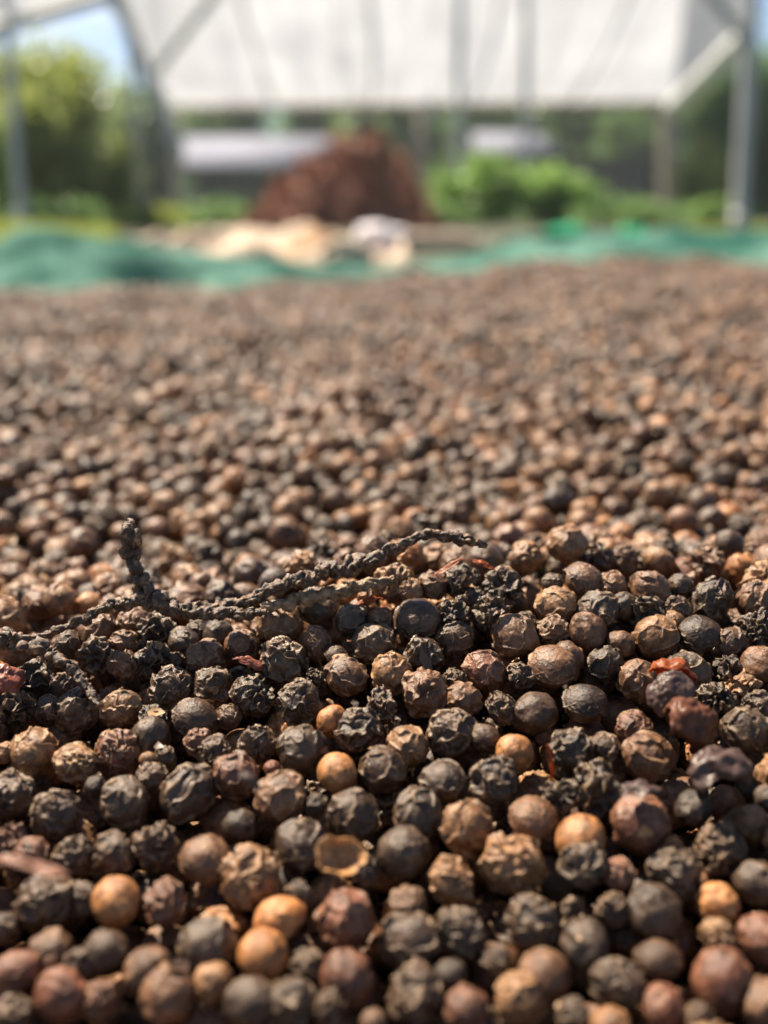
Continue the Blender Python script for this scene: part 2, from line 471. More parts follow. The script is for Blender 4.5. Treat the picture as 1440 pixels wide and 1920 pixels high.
# ------------------------------------------------------------------ random fill of the heap (three layers deep)
class Hash:
    def __init__(s, cell=.006): s.c = cell; s.d = {}
    def key(s, p): return (int(p[0] // s.c), int(p[1] // s.c), int(p[2] // s.c))
    def put(s, p, r): s.d.setdefault(s.key(p), []).append((p[0], p[1], p[2], r))
    def ok(s, p, r, tol):
        kx, ky, kz = s.key(p)
        for a in (-1, 0, 1):
            for b in (-1, 0, 1):
                for c in (-1, 0, 1):
                    for q in s.d.get((kx + a, ky + b, kz + c), ()):
                        dx, dy, dz = p[0] - q[0], p[1] - q[1], p[2] - q[2]
                        m = (r + q[3]) * tol
                        if dx * dx + dy * dy + dz * dz < m * m: return False
        return True
HS = Hash()
for q in CORNS: HS.put(q[5], q[6])

FILL = []      # x, y, z, r, layer
def fill_layer(drop, n_try, ylo, yhi, tol, side_only=False, layer=0, seed=0, jit=.0008):
    rng = np.random.default_rng(seed)
    Y = np.sqrt(rng.uniform((ylo + .25) ** 2, (yhi + .25) ** 2, n_try)) - .25
    X = rng.uniform(-1, 1, n_try) * (.44 * Y + .035)
    R = np.clip(rng.normal(.00238, .00032, n_try), .0014, .0031)
    Z = CAMZ - surf_H(X, Y) - drop + rng.normal(0, jit, n_try)
    for i in range(n_try):
        if side_only and .05 < Y[i] < .125 and abs(X[i]) < .37 * Y[i]: continue
        p = (X[i], Y[i], Z[i])
        if HS.ok(p, R[i], tol):
            HS.put(p, R[i]); FILL.append((*p, R[i], layer))
fill_layer(.0000, 9000, .015, .16, .88, True, 0, 1)
fill_layer(-.0002, 52000, .125, .42, .86, False, 0, 2, .0009)
fill_layer(-.0002, 60000, .42, .88, .84, False, 0, 3, .0009)
fill_layer(.0046, 9000, .015, .14, .86, False, 1, 4)
fill_layer(.0076, 7000, .015, .14, .84, False, 2, 5)
fill_layer(.0105, 5000, .015, .14, .84, False, 3, 6)
fill_layer(.0034, 26000, .125, .60, .84, False, 2, 7)

# the ones that show largest become objects of their own
def pix(p):
    zc = zcam(p); yc = (CAMZ - p[2]) * math.cos(TH) - p[1] * math.sin(TH)
    return 720 + FPX * p[0] / zc, 960 + FPX * yc / zc
cand = []
for k, (x, y, z, r, lay) in enumerate(FILL):
    px, py = pix((x, y, z)); rp = r * FPX / zcam((x, y, z))
    if -20 < px < 1460 and 1000 < py < 1945 and lay <= 1 and y < .21:
        cand.append((rp * (1 if lay == 0 else .8), k, px, py, rp))
cand.sort(reverse=True)
N_IND = 300 - len(CORNS)
rr = random.Random(5)
picked = set()
def pick_style(c):
    return {'k': 'WWXXV', 'd': 'WVVXS', 'g': 'SSVW', 'b': 'VVSSC', 'r': 'VSSW', 't': 'VVSSC', 'o': 'BBS'}[c]
for sc_, k, px, py, rp in cand[:max(0, N_IND)]:
    picked.add(k); x, y, z, r, lay = FILL[k]
    c = rr.choices('kdgbrto', [16, 20, 14, 26, 9, 12, 4])[0]
    CORNS.append([px, py, rp, c, rr.choice(pick_style(c)), Vector((x, y, z)), r])

# names for the looks and the landmarks the labels refer to
CNAME = {'k': 'black', 'g': 'charcoal grey', 'd': 'dark brown', 'b': 'brown', 'r': 'reddish brown', 't': 'tan', 'o': 'orange'}
SNAME = {'S': 'smooth', 'V': 'veined', 'W': 'wrinkled', 'X': 'shrivelled', 'C': 'cracked', 'B': 'skinless'}
LAND = [(240, 990, 'upright twig tip'), (905, 1022, 'right end of the twig'), (310, 1140, 'fork of the twig'),
        (620, 1072, 'middle of the long twig'), (1275, 1310, 'big translucent brown husk'), (642, 1600, 'open tan half shell'), (8, 1282, 'red skin flake'),
        (62, 1635, 'long pinkish flake'), (1352, 1445, 'crumpled dark husk'), (465, 1248, 'small red husk'), (875, 1070, 'thin orange husk'),
        (130, 1255, 'thick dark stalk')]
LANDC = {(217, 1690): 'large orange kernel front left', (493, 1792): 'roundest orange kernel at the front', (965, 1412): 'small bright orange kernel in mid heap',
         (1088, 1574): 'notched orange kernel right of centre', (227, 1330): 'ochre veined peppercorn left of centre', (1392, 1067): 'oval orange peppercorn behind the ridge',
         (340, 1061): 'orange kernel behind the upright twig', (352, 1488): 'biggest smooth grey peppercorn', (1355, 1840): 'largest blurred reddish peppercorn',
         (1235, 1800): 'hollow ringed peppercorn', (1200, 1545): 'plump reddish peppercorn on the right', (155, 918): 'amber kernel far left behind the twig'}
def direction(dx, dy):
    a = math.degrees(math.atan2(-dy, dx)) % 360
    return ['right of', 'above and right of', 'above', 'above and left of', 'left of', 'below and left of', 'below', 'below and right of'][int((a + 22.5) // 45) % 8]
ORD = ['', 'second ', 'third ', 'fourth ', 'fifth ', 'sixth ', 'seventh ', 'eighth ', 'ninth ', 'tenth ']
marks = LAND + [(kx, ky, nm) for (kx, ky), nm in LANDC.items()]
buckets = {}
for i, q in enumerate(CORNS):
    if (q[0], q[1]) in LANDC: continue
    m = min(marks, key=lambda m: (m[0] - q[0]) ** 2 + ((m[1] - q[1]) * 1.2) ** 2)
    d = direction(q[0] - m[0], q[1] - m[1])
    buckets.setdefault((m[2], d, q[3], q[4]), []).append(((q[0] - m[0]) ** 2 + (q[1] - m[1]) ** 2, i))
LBL = {}
for (mn, d, c, s), L in buckets.items():
    for k, (_, i) in enumerate(sorted(L)):
        first = ORD[k] + 'nearest ' if len(L) > 1 else ''
        LBL[i] = f"{first}{CNAME[c]} {SNAME[s]} peppercorn {d} the {mn}"
WHERE = {'large orange kernel front left': 'large orange skinless kernel in the front left beside a reddish wrinkled peppercorn',
         'roundest orange kernel at the front': 'roundest bright orange kernel at the front, below a half peeled one',
         'small bright orange kernel in mid heap': 'small bright orange kernel left of a black ring-lipped peppercorn',
         'notched orange kernel right of centre': 'orange kernel with a notch, half hidden by a grey peppercorn, right of centre',
         'ochre veined peppercorn left of centre': 'ochre veined peppercorn with a pointed top left of centre',
         'oval orange peppercorn behind the ridge': 'oval orange peppercorn out of focus behind the ridge at the right edge',
         'orange kernel behind the upright twig': 'blurred orange kernel behind and right of the upright twig',
         'biggest smooth grey peppercorn': 'biggest smooth grey brown peppercorn in the left of the heap',
         'largest blurred reddish peppercorn': 'largest blurred reddish peppercorn in the front right corner',
         'hollow ringed peppercorn': 'hollow peppercorn with a pale ring round its hole',
         'plump reddish peppercorn on the right': 'plump reddish brown peppercorn with a flaky crown on the right',
         'amber kernel far left behind the twig': 'small amber kernel far left, touching the rear of a grey one'}
used_lbl = {}
re_ = random.Random(3)
for i, q in enumerate(CORNS):
    x, y, r, c, s, p, R = q
    me = re_.choice(CORN[s] if s != 'S' or re_.random() > .25 or c == 'o' else CORN['V'])
    o = add('peppercorn', me, None, p)
    o.scale = (R * re_.uniform(.93, 1.07), R * re_.uniform(.93, 1.07), R * re_.uniform(.90, 1.04))
    if s == 'C': o.rotation_euler = (re_.uniform(-.3, .3), re_.uniform(-.4, .4), re_.uniform(-.9, .9))
    else: o.rotation_euler = (re_.uniform(0, 6.28), re_.uniform(0, 6.28), re_.uniform(0, 6.28))
    k = re_.uniform(.82, 1.22); base = CORN_COL[c]
    j = re_.uniform(-.06, .06)
    o.color = (min(1, base[0] * k * (1 + j)), min(1, base[1] * k), min(1, base[2] * k * (1 - j)), 1)
    lbl = WHERE[LANDC[(x, y)]] if (x, y) in LANDC else LBL[i]
    tag(o, lbl, 'peppercorn', 'dried peppercorns spread on the green net')

# ------------------------------------------------------------------ the rest of the heap: one instanced mass
vc = bpy.data.collections.new('peppercorn_variants')
order = []
for s, n in (('S', 4), ('V', 4), ('W', 4), ('X', 3), ('C', 2), ('B', 2)):
    for i in range(n):
        me = corn_mesh('small_peppercorn', s, 900 + 100 * i + ord(s), ICO4, M_CORN_RND)
        o = bpy.data.objects.new('variant_%02d' % len(order), me); vc.objects.link(o); order.append(s)
rest = [f for k, f in enumerate(FILL) if k not in picked]
A = np.array(rest)
pm = bpy.data.meshes.new('peppercorn_heap')
pm.vertices.add(len(A)); pm.vertices.foreach_set('co', A[:, :3].astype(np.float32).ravel())
g = np.random.default_rng(21)
for nm, ty, dat in (('corn_scale', 'FLOAT', A[:, 3]), ('corn_pick', 'INT', g.integers(0, len(order), len(A)))):
    a_ = pm.attributes.new(nm, ty, 'POINT'); a_.data.foreach_set('value', dat.astype(np.float32 if ty == 'FLOAT' else np.int32))
a_ = pm.attributes.new('corn_rot', 'FLOAT_VECTOR', 'POINT'); a_.data.foreach_set('vector', g.uniform(0, 6.28, (len(A), 3)).astype(np.float32).ravel())
pm.update()
heap = add('peppercorn_heap', pm)
tag(heap, 'mass of small dried black and brown peppercorns spread over the green net', 'peppercorns', kind='stuff')
ng = bpy.data.node_groups.new('scatter_peppercorns', 'GeometryNodeTree')
ng.interface.new_socket('Geometry', in_out='INPUT', socket_type='NodeSocketGeometry')
ng.interface.new_socket('Geometry', in_out='OUTPUT', socket_type='NodeSocketGeometry')
N, L = ng.nodes, ng.links
gi, go = N.new('NodeGroupInput'), N.new('NodeGroupOutput')
ci = N.new('GeometryNodeCollectionInfo'); ci.inputs['Collection'].default_value = vc
ci.inputs['Separate Children'].default_value = True; ci.inputs['Reset Children'].default_value = True
iop = N.new('GeometryNodeInstanceOnPoints'); iop.inputs['Pick Instance'].default_value = True
def named(nm, ty):
    q = N.new('GeometryNodeInputNamedAttribute'); q.data_type = ty; q.inputs['Name'].default_value = nm
    return q.outputs['Attribute']
e2r = N.new('FunctionNodeEulerToRotation')
L.new(named('corn_rot', 'FLOAT_VECTOR'), e2r.inputs[0])
L.new(gi.outputs[0], iop.inputs['Points']); L.new(ci.outputs[0], iop.inputs['Instance'])
L.new(named('corn_pick', 'INT'), iop.inputs['Instance Index'])
L.new(e2r.outputs[0], iop.inputs['Rotation']); L.new(named('corn_scale', 'FLOAT'), iop.inputs['Scale'])
L.new(iop.outputs[0], go.inputs[0])
md = heap.modifiers.new('scatter', 'NODES'); md.node_group = ng

# core of the heap under the loose layers
def grid_mesh(name, us, vs, fn, mat):
    U, Vv = np.meshgrid(us, vs); P = fn(U.ravel(), Vv.ravel())
    nu, nv = len(us), len(vs)
    i = np.arange(nu * nv).reshape(nv, nu)
    F = np.stack([i[:-1, :-1].ravel(), i[:-1, 1:].ravel(), i[1:, 1:].ravel(), i[1:, :-1].ravel()], 1)
    return mesh_from(name, P, F, mat)
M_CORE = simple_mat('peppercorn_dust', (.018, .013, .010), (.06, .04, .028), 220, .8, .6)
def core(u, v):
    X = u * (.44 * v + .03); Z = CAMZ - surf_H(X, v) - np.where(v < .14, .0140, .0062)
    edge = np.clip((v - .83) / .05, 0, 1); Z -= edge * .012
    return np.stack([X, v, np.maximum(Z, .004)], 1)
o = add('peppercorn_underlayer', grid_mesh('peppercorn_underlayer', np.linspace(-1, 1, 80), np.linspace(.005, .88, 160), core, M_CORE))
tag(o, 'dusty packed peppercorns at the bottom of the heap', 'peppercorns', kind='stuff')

# ------------------------------------------------------------------ twigs and stalks
M_TWIG, n_, l_, bs_ = new_mat('dry_stalk')
f_ = noise_node(n_, l_, 1500, 6, rough=.7)
fb_ = noise_node(n_, l_, 420, 4)
c_ = ramp(n_, l_, f_, [(.34, (.018, .010, .006)), (.52, (.062, .034, .019)), (.68, (.38, .21, .11))])
l_.new(mix(n_, l_, ramp(n_, l_, fb_, [(.45, (0,) * 3), (.75, (.4,) * 3)]), c_, (.10, .062, .036)), bs_.inputs['Base Color'])
bs_.inputs['Roughness'].default_value = .5
b_ = n_.new('ShaderNodeBump'); b_.inputs['Strength'].default_value = .9; b_.inputs['Distance'].default_value = .00025
l_.new(f_, b_.inputs['Height']); l_.new(b_.outputs[0], bs_.inputs['Normal'])
M_TWIG_TAN = simple_mat('pale_dry_stalk', (.07, .045, .028), (.34, .22, .12), 900, .6, .0, detail=6)

def catmull(P, n):
    P = np.array(P, float); P = np.vstack([2 * P[0] - P[1], P, 2 * P[-1] - P[-2]]); out = []
    m = len(P) - 3
    for t in np.linspace(0, m - 1e-6, n):
        i = int(t); f = t - i; a, b, c, d = P[i:i + 4]
        out.append(.5 * (2 * b + (c - a) * f + (2 * a - 5 * b + 4 * c - d) * f * f + (3 * b - 3 * c + d - a) * f ** 3))
    return np.array(out)

def stalk_mesh(name, pts, mat, n=420, seg=26, rough=1.0, seed=0):
    """pts: (x, y, Y, radius px) – a knobbly dried spike"""
    Q = [(*at(x, y, Y), 0.95 * r * zcam(at(x, y, Y)) / FPX) for x, y, Y, r in pts]
    C = catmull(Q, n); P, Rd = C[:, :3], np.maximum(C[:, 3], 1e-5)
    w0 = np.linspace(0, n / 14.0, n)
    P = P + np.stack([perlin(np.stack([w0 * .8, w0 * 0 + k * 9.1 + seed, w0 * 0], 1)) for k in range(3)], 1) * Rd[:, None] * .9
    Rd = Rd * (1 + .28 * perlin(np.stack([w0, w0 * 0 + 55 + seed, w0 * 0], 1)))
    T = np.gradient(P, axis=0); T /= np.linalg.norm(T, axis=1)[:, None]
    up = np.array([0, 1, 0.2]); A_ = np.cross(T, up); A_ /= np.linalg.norm(A_, axis=1)[:, None]; B_ = np.cross(T, A_)
    an = np.linspace(0, 2 * np.pi, seg, endpoint=False)
    N_ = np.cos(an)[None, :, None] * A_[:, None] + np.sin(an)[None, :, None] * B_[:, None]
    base = P[:, None] + N_ * Rd[:, None, None]
    q = base.reshape(-1, 3); s = 1 / (Rd.mean())
    off = seed * 13.7
    # little cup-shaped knobs where the corns were attached, plus fibrous ridges
    arc = np.concatenate([[0], np.cumsum(np.linalg.norm(np.diff(P, axis=0), axis=1))])
    tw_ = an[None, :] + arc[:, None] * s * .12 + .8 * np.sin(arc[:, None] * s * .21 + seed)
    par = np.stack([np.repeat(arc * s * .62, seg), (np.cos(tw_) * .95).ravel(), (np.sin(tw_) * .95).ravel()], 1)
    k1 = np.clip(perlin(par * 1.25 + off), -.3, 1); k2 = 1 - np.abs(perlin(par * np.array([.55, 2.3, 2.3]) + off + 9)) * 2
    k3 = perlin(par * 3.6 + off + 21)
    k4 = perlin(par * 7.5 + off + 40)
    d = rough * (.75 * k1 + .34 * k2 + .20 * k3 + .10 * k4 - .08)
    q = q + (N_ * Rd[:, None, None]).reshape(-1, 3) * d[:, None]
    i = np.arange(n * seg).reshape(n, seg); j = np.roll(i, -1, 1)
    F = np.stack([i[:-1].ravel(), j[:-1].ravel(), j[1:].ravel(), i[1:].ravel()], 1)
    V = np.vstack([q, P[:1], P[-1:]]); nA, nB = n * seg, n * seg + 1
    tri = [[nA, j[0, k], i[0, k]] for k in range(seg)] + [[nB, i[-1, k], j[-1, k]] for k in range(seg)]
    quads = [tuple(f) for f in F] + [tuple(t) for t in tri]
    return mesh_from(name, V, quads, mat)

tw = empty('pepper_stalk', at(320, 1135, .1105))
def child(name, me, par):
    o = add(name, me, par); o.matrix_parent_inverse = Matrix.Translation(par.location).inverted(); return o
main = [(238, 985, .1130, 8), (246, 1003, .1128, 16), (243, 1030, .1125, 10), (252, 1062, .1120, 11), (270, 1098, .1112, 12), (300, 1125, .1105, 13),
        (345, 1141, .1100, 12), (400, 1140, .1100, 11), (455, 1128, .1102, 11), (510, 1107, .1105, 11), (565, 1087, .1108, 11), (620, 1072, .1112, 13),
        (670, 1060, .1118, 13), (715, 1042, .1122, 11), (755, 1022, .1128, 8), (790, 1004, .1130, 7), (820, 1001, .1130, 8), (850, 1008, .1128, 9), (880, 1014, .1126, 8), (912, 1024, .1124, 4)]
child('stem', stalk_mesh('stem', main, M_TWIG, 620, 30, 1.0, 1), tw)
side = [(500, 1146, .1085, 4), (470, 1150, .1085, 8), (430, 1150, .1088, 10), (360, 1150, .1092, 10), (310, 1138, .1098, 11), (265, 1126, .1102, 10),
        (215, 1134, .1100, 9), (160, 1158, .1096, 8), (110, 1182, .1092, 6), (60, 1196, .1088, 5)]
child('side_stem', stalk_mesh('side_stem', side, M_TWIG, 460, 26, .9, 2), tw)
tag(tw, 'forked knobbly dried pepper stalk lying across the heap with one end upright', 'stalk')
o = add('pepper_stalk', stalk_mesh('thick_stalk', [(-40, 1180, .105, 13), (10, 1202, .1045, 16), (60, 1212, .104, 14), (105, 1235, .103, 12), (140, 1262, .1018, 10), (170, 1300, .100, 8), (185, 1325, .0985, 5)], M_TWIG, 300, 26, .9, 3))
tag(o, 'short thick dark stalk slanting down from the left edge under the fork', 'stalk')
o = add('pepper_stalk', stalk_mesh('pale_stalk', [(490, 1140, .1095, 7), (540, 1130, .110, 10), (600, 1116, .111, 11), (650, 1104, .112, 11), (700, 1094, .1125, 9), (740, 1086, .1130, 6)], M_TWIG_TAN, 240, 24, .9, 4))
tag(o, 'pale tan stalk lying just under the right arm of the long twig', 'stalk')

# ------------------------------------------------------------------ husks and skin flakes
M_H_ORANGE = husk_material('orange_husk', (.42, .11, .03), .5)
M_H_DARK = husk_material('dark_husk', (.085, .05, .04), .2)
M_H_MID = husk_material('brown_husk', (.17, .062, .03), .45)
M_H_RED = husk_material('red_husk', (.30, .10, .065), .4)
M_H_TAN = husk_material('tan_husk', (.48, .25, .10), .25)
M_H_PINK = husk_material('pink_husk', (.30, .15, .10), .35)
def husk(x, y, Y, rpx, rot, mat, label, extent=1.6, squash=(1, 1, .75), seed=1, amp=.22, nm='pepper_husk', split=None):
    rng = np.random.default_rng(seed); off = rng.uniform(0, 50, 3)
    nr, na = 34, 72
    t = np.linspace(0, 1, nr); a = np.linspace(0, 2 * np.pi, na, endpoint=False)
    edge = extent * (1 + .28 * perlin(np.stack([np.cos(a) * 1.3, np.sin(a) * 1.3, a * 0], 1) + off) + .08 * perlin(np.stack([np.cos(a) * 6, np.sin(a) * 6, a * 0], 1) + off))
    phi = t[:, None] * edge[None]
    n0 = np.stack([np.sin(phi) * np.cos(a), np.sin(phi) * np.sin(a), np.cos(phi) * np.ones_like(a)], 2).reshape(-1, 3)
    r = 1 + amp * perlin(n0 * 1.7 + off) + .07 * perlin(n0 * 5 + off) + .03 * perlin(n0 * 12 + off)
    out = n0 * r[:, None] * np.array(squash); inn = n0 * (r - .05)[:, None] * np.array(squash)
    i = np.arange(nr * na).reshape(nr, na); j = np.roll(i, -1, 1)
    F = np.stack([i[:-1].ravel(), i[1:].ravel(), j[1:].ravel(), j[:-1].ravel()], 1); m = nr * na
    F2 = F[:, ::-1] + m
    e1, e2 = i[-1], j[-1]
    F3 = np.stack([e1, e1 + m, e2 + m, e2], 1)
    p = at(x, y, Y); R = rpx * zcam(p) / FPX
    me = mesh_from(nm, np.vstack([out, inn]) * R, np.vstack([F, F2, F3]), mat)
    o = add(nm, me, None, p); o.rotation_euler = tuple(R_(v) for v in rot)
    tag(o, label, 'husk')
    return o
husk(1262, 1306, .0960, 50, (-20, -25, 40), M_H_DARK, 'large dark brown husk standing in front of the orange lit one at the right', 1.7, (1, .85, .95), 3, .15)
husk(1258, 1272, .0980, 46, (-35, 15, 0), M_H_ORANGE, 'glowing orange husk rim rising behind the large dark husk', 1.3, (1, .8, .8), 4)
husk(1288, 1362, .0915, 56, (15, 40, 20), M_H_MID, 'folded orange brown husk tucked below the large dark husk', 1.85, (1, .9, .95), 5, .18)
husk(1350, 1448, .0855, 60, (-25, 20, 60), M_H_DARK, 'crumpled dark husk with dents near the right edge', 1.9, (1.1, .9, .8), 6, .32)
husk(642, 1598, .0755, 50, (-138, 8, 20), M_H_TAN, 'open half shell with its tan hollow inside facing up', 1.25, (1.05, .85, .8), 7, .12)
husk(463, 1250, .1045, 26, (-10, 25, 10), M_H_RED, 'small red husk behind the smooth corns left of centre', 1.3, (1.2, .8, .7), 8)
husk(4, 1285, .1005, 38, (30, 20, 30), M_H_RED, 'red flake of skin lying at the left edge', .9, (1.1, 1.1, .9), 9, .3, 'skin_flake')
husk(692, 1138, .1125, 24, (-15, -20, 0), M_H_ORANGE, 'little orange husk behind two grey peppercorns in the middle', 1.2, (1.2, .8, .8), 10)
husk(843, 1072, .1140, 27, (0, -30, 10), M_H_ORANGE, 'thin orange husk strip left of the black corns on the ridge', .8, (1.5, .5, .5), 11)
husk(900, 1068, .1140, 24, (10, 25, 0), M_H_ORANGE, 'curled orange husk strip on the ridge below the end of the twig', .9, (1.3, .6, .7), 12)
husk(1022, 1428, .0895, 30, (10, 80, 15), M_H_ORANGE, 'narrow upright orange husk sliver left of the ring-lipped peppercorn', .9, (1.5, .45, .5), 13)
husk(50, 1640, .0700, 58, (-10, 14, -8), M_H_PINK, 'blurred pinkish flake lying flat at the left edge near the front', .85, (1.5, .6, .5), 14, .3, 'skin_flake')
husk(463, 1470, .0800, 24, (20, 40, 30), M_H_DARK, 'small dark chip of shell resting on a tan veined peppercorn', 1.1, (1.1, .9, .8), 15, .3)
husk(1200, 1492, .0835, 38, (-5, 0, 20), M_H_DARK, 'flaky dark skin on top of the plump reddish peppercorn', 1.0, (1.2, .9, .6), 16, .35, 'skin_flake')

# crumbs of broken skin lying on and between the corns
M_CRUMB, n_, l_, bs_ = new_mat('broken_skin')
at_n = n_.new('ShaderNodeAttribute'); at_n.attribute_name = 'tone'
l_.new(ramp(n_, l_, at_n.outputs['Fac'], [(0, (.03, .018, .012)), (.45, (.09, .045, .025)), (.75, (.24, .13, .06)), (1, (.40, .26, .13))]), bs_.inputs['Base Color'])
bs_.inputs['Roughness'].default_value = .5
g = np.random.default_rng(91); n = 3600
allc = np.array([[*q[5], q[6]] for q in CORNS] + [f[:4] for f in FILL if f[1] < .24 and abs(f[0]) < .45 * f[1] + .02])
k = g.integers(0, len(allc), n); d = g.normal(size=(n, 3)); d[:, 2] = np.abs(d[:, 2]) * .8 + .1; d /= np.linalg.norm(d, axis=1)[:, None]
ctr = allc[k, :3] + d * allc[k, 3:4] * g.uniform(.97, 1.06, (n, 1))
t1 = np.cross(d, g.normal(size=(n, 3))); t1 /= np.linalg.norm(t1, axis=1)[:, None]; t2 = np.cross(d, t1)
u_ = g.uniform(size=n)
sz = np.where(u_ < .88, g.uniform(.00006, .00028, n), np.where(u_ < .97, g.uniform(.0004, .0008, n), g.uniform(.0008, .0015, n)))[:, None]
corners = []
for a0 in range(5):
    an = a0 * 1.2566 + g.uniform(-.4, .4, (n, 1)); rad = sz * g.uniform(.5, 1.3, (n, 1))
    corners.append(ctr + (t1 * np.cos(an) + t2 * np.sin(an) * .7) * rad + d * rad * g.uniform(-.1, .7, (n, 1)))
V = np.stack([ctr] + corners, 1).reshape(-1, 3)
F = np.concatenate([np.stack([np.arange(n) * 6, np.arange(n) * 6 + 1 + a0, np.arange(n) * 6 + 1 + (a0 + 1) % 5], 1) for a0 in range(5)])
me = mesh_from('skin_crumbs', V, F, M_CRUMB, False)
a_ = me.attributes.new('tone', 'FLOAT', 'POINT'); a_.data.foreach_set('value', np.repeat(g.uniform(0, 1, n), 6).astype(np.float32))
tag(add('skin_crumbs', me), 'tiny crumbs of broken pepper skin on and between the corns', 'crumbs', kind='stuff')

# ------------------------------------------------------------------ ground and green net
M_GROUND = simple_mat('grassy_ground', (.016, .024, .010), (.05, .055, .022), 1.4, .9, .5, src='Object', detail=8)
me = mesh_from('ground', [(-400, -40, 0), (400, -40, 0), (400, 900, 0), (-400, 900, 0)], np.array([[0, 1, 2, 3]]), M_GROUND, False)
tag(add('ground', me), 'grass covered ground', None, None, 'structure')

M_NET, n_, l_, bs_ = new_mat('green_shade_net')
tc_ = n_.new('ShaderNodeTexCoord')
wv = [n_.new('ShaderNodeTexWave') for _ in range(2)]
for w_, ax in zip(wv, 'XY'):
    w_.wave_type = 'BANDS'; w_.bands_direction = ax; w_.inputs['Scale'].default_value = 130
    l_.new(tc_.outputs['Object'], w_.inputs['Vector'])
wb = math_node(n_, l_, 'MULTIPLY', wv[0].outputs['Fac'], wv[1].outputs['Fac'])
nf = noise_node(n_, l_, 9, 4)
nc = mix(n_, l_, ramp(n_, l_, nf, [(.42, (0,) * 3), (.58, (1,) * 3)]), (.03, .125, .10), (.17, .35, .285))
nc = mix(n_, l_, 1.0, nc, ramp(n_, l_, wb, [(0, (.75,) * 3), (1, (1.1,) * 3)]), 'MULTIPLY')
l_.new(nc, bs_.inputs['Base Color']); bs_.inputs['Roughness'].default_value = .9; bs_.inputs['Specular IOR Level'].default_value = .1
tr_ = n_.new('ShaderNodeBsdfTranslucent'); l_.new(nc, tr_.inputs['Color'])
ms_ = n_.new('ShaderNodeMixShader'); ms_.inputs[0].default_value = .35
l_.new(bs_.outputs[0], ms_.inputs[1]); l_.new(tr_.outputs[0], ms_.inputs[2]); l_.new(ms_.outputs[0], n_['Material Output'].inputs['Surface'])

CREST_X = np.array([-400, 0, 60, 120, 170, 300, 380, 500, 620, 700, 760, 850, 950, 1060, 1200, 1250, 1440, 1900])
CREST_Y = np.array([482, 480, 466, 442, 432, 444, 462, 486, 510, 508, 495, 478, 457, 438, 436, 443, 440, 440])
def net(u, v):
    # v 0..1 bed floor, 1..2 rise to the crest, 2..3 fall behind
    col = 720 + u * FPX
    cy = np.interp(col, CREST_X, CREST_Y)
    cz = np.array([CAMZ - .98 * ray_ratio(k) for k in cy])
    f1 = np.clip(v, 0, 1); f2 = np.clip(v - 1, 0, 1); f3 = np.clip(v - 2, 0, 1)
    Y = -.06 + f1 * .88 + f2 * .16 + f3 * .10 + .02 * f3 * np.sin(u * 30)
    X = u * (Y + .08)
    zb = .0015 + 0 * Y
    edgeH = np.maximum(CAMZ - surf_H(X, np.full_like(X, .85)) - .004, .004)
    up = f2 ** (1.3 - .85 * np.clip((col - 1080) / 120, 0, 1))
    ripple = .010 * perlin(np.stack([X * 7, Y * 12, Y * 0], 1)) + .006 * perlin(np.stack([X * 22 + Y * 18, Y * 16, Y * 0 + 4], 1))
    rise = np.clip((Y - .70) / .12, 0, 1); rise = rise * rise * (3 - 2 * rise)
    z = zb + (edgeH - zb) * rise * .9
    z = z * (1 - up) + cz * up + ripple * np.clip(f2 * 3, 0, 1)
    # a deep fold on the left
    fold = np.exp(-((col - 320 - (Y - .9) * 900) / 75) ** 2) * np.exp(-((f2 - .62) / .17) ** 2) * (f3 == 0)
    z = z - .032 * fold
    z = z * (1 - f3 ** .8) + .002 * f3
    z = np.maximum(z, .0012)
    return np.stack([X, Y, z], 1)
vs = np.concatenate([np.linspace(0, 1, 60)[:-1], np.linspace(1, 2, 50)[:-1], np.linspace(2, 3, 24)])
o = add('shade_net', grid_mesh('shade_net', np.linspace(-.62, .62, 260), vs, net, M_NET))
tag(o, 'green woven shade net lying under the peppercorns with its far edge raised', 'net')

def tube(name, P, r, mat, parent=None, seg=12, n=40):
    P = catmull([(*p, 0) for p in P], n)[:, :3]
    T = np.gradient(P, axis=0); T /= np.linalg.norm(T, axis=1)[:, None]
    up = np.where(np.abs(T[:, 1:2]) > .9, np.array([[0, 0, 1.]]), np.array([[0, 1., 0]]))
    A_ = np.cross(T, up); A_ /= np.linalg.norm(A_, axis=1)[:, None]; B_ = np.cross(T, A_)
    an = np.linspace(0, 2 * np.pi, seg, endpoint=False)
    V = (P[:, None] + r * (np.cos(an)[None, :, None] * A_[:, None] + np.sin(an)[None, :, None] * B_[:, None])).reshape(-1, 3)
    i = np.arange(n * seg).reshape(n, seg); j = np.roll(i, -1, 1)
    F = [tuple(f) for f in np.stack([i[:-1].ravel(), j[:-1].ravel(), j[1:].ravel(), i[1:].ravel()], 1)]
    F += [tuple(i[0][::-1]), tuple(i[-1])]
    return add(name, mesh_from(name, V, F, mat), parent)

def box(name, c, s, mat, parent=None, rot=None, bevel=.0):
    bm = bmesh.new(); bmesh.ops.create_cube(bm, size=1)
    for v in bm.verts: v.co = Vector((v.co.x * s[0], v.co.y * s[1], v.co.z * s[2]))
    if bevel: bmesh.ops.bevel(bm, geom=bm.edges[:], offset=bevel, segments=2, affect='EDGES')
    me = bpy.data.meshes.new(name); bm.to_mesh(me); bm.free(); me.materials.append(mat)
    o = add(name, me, parent, c)
    if rot: o.rotation_euler = rot
    return o

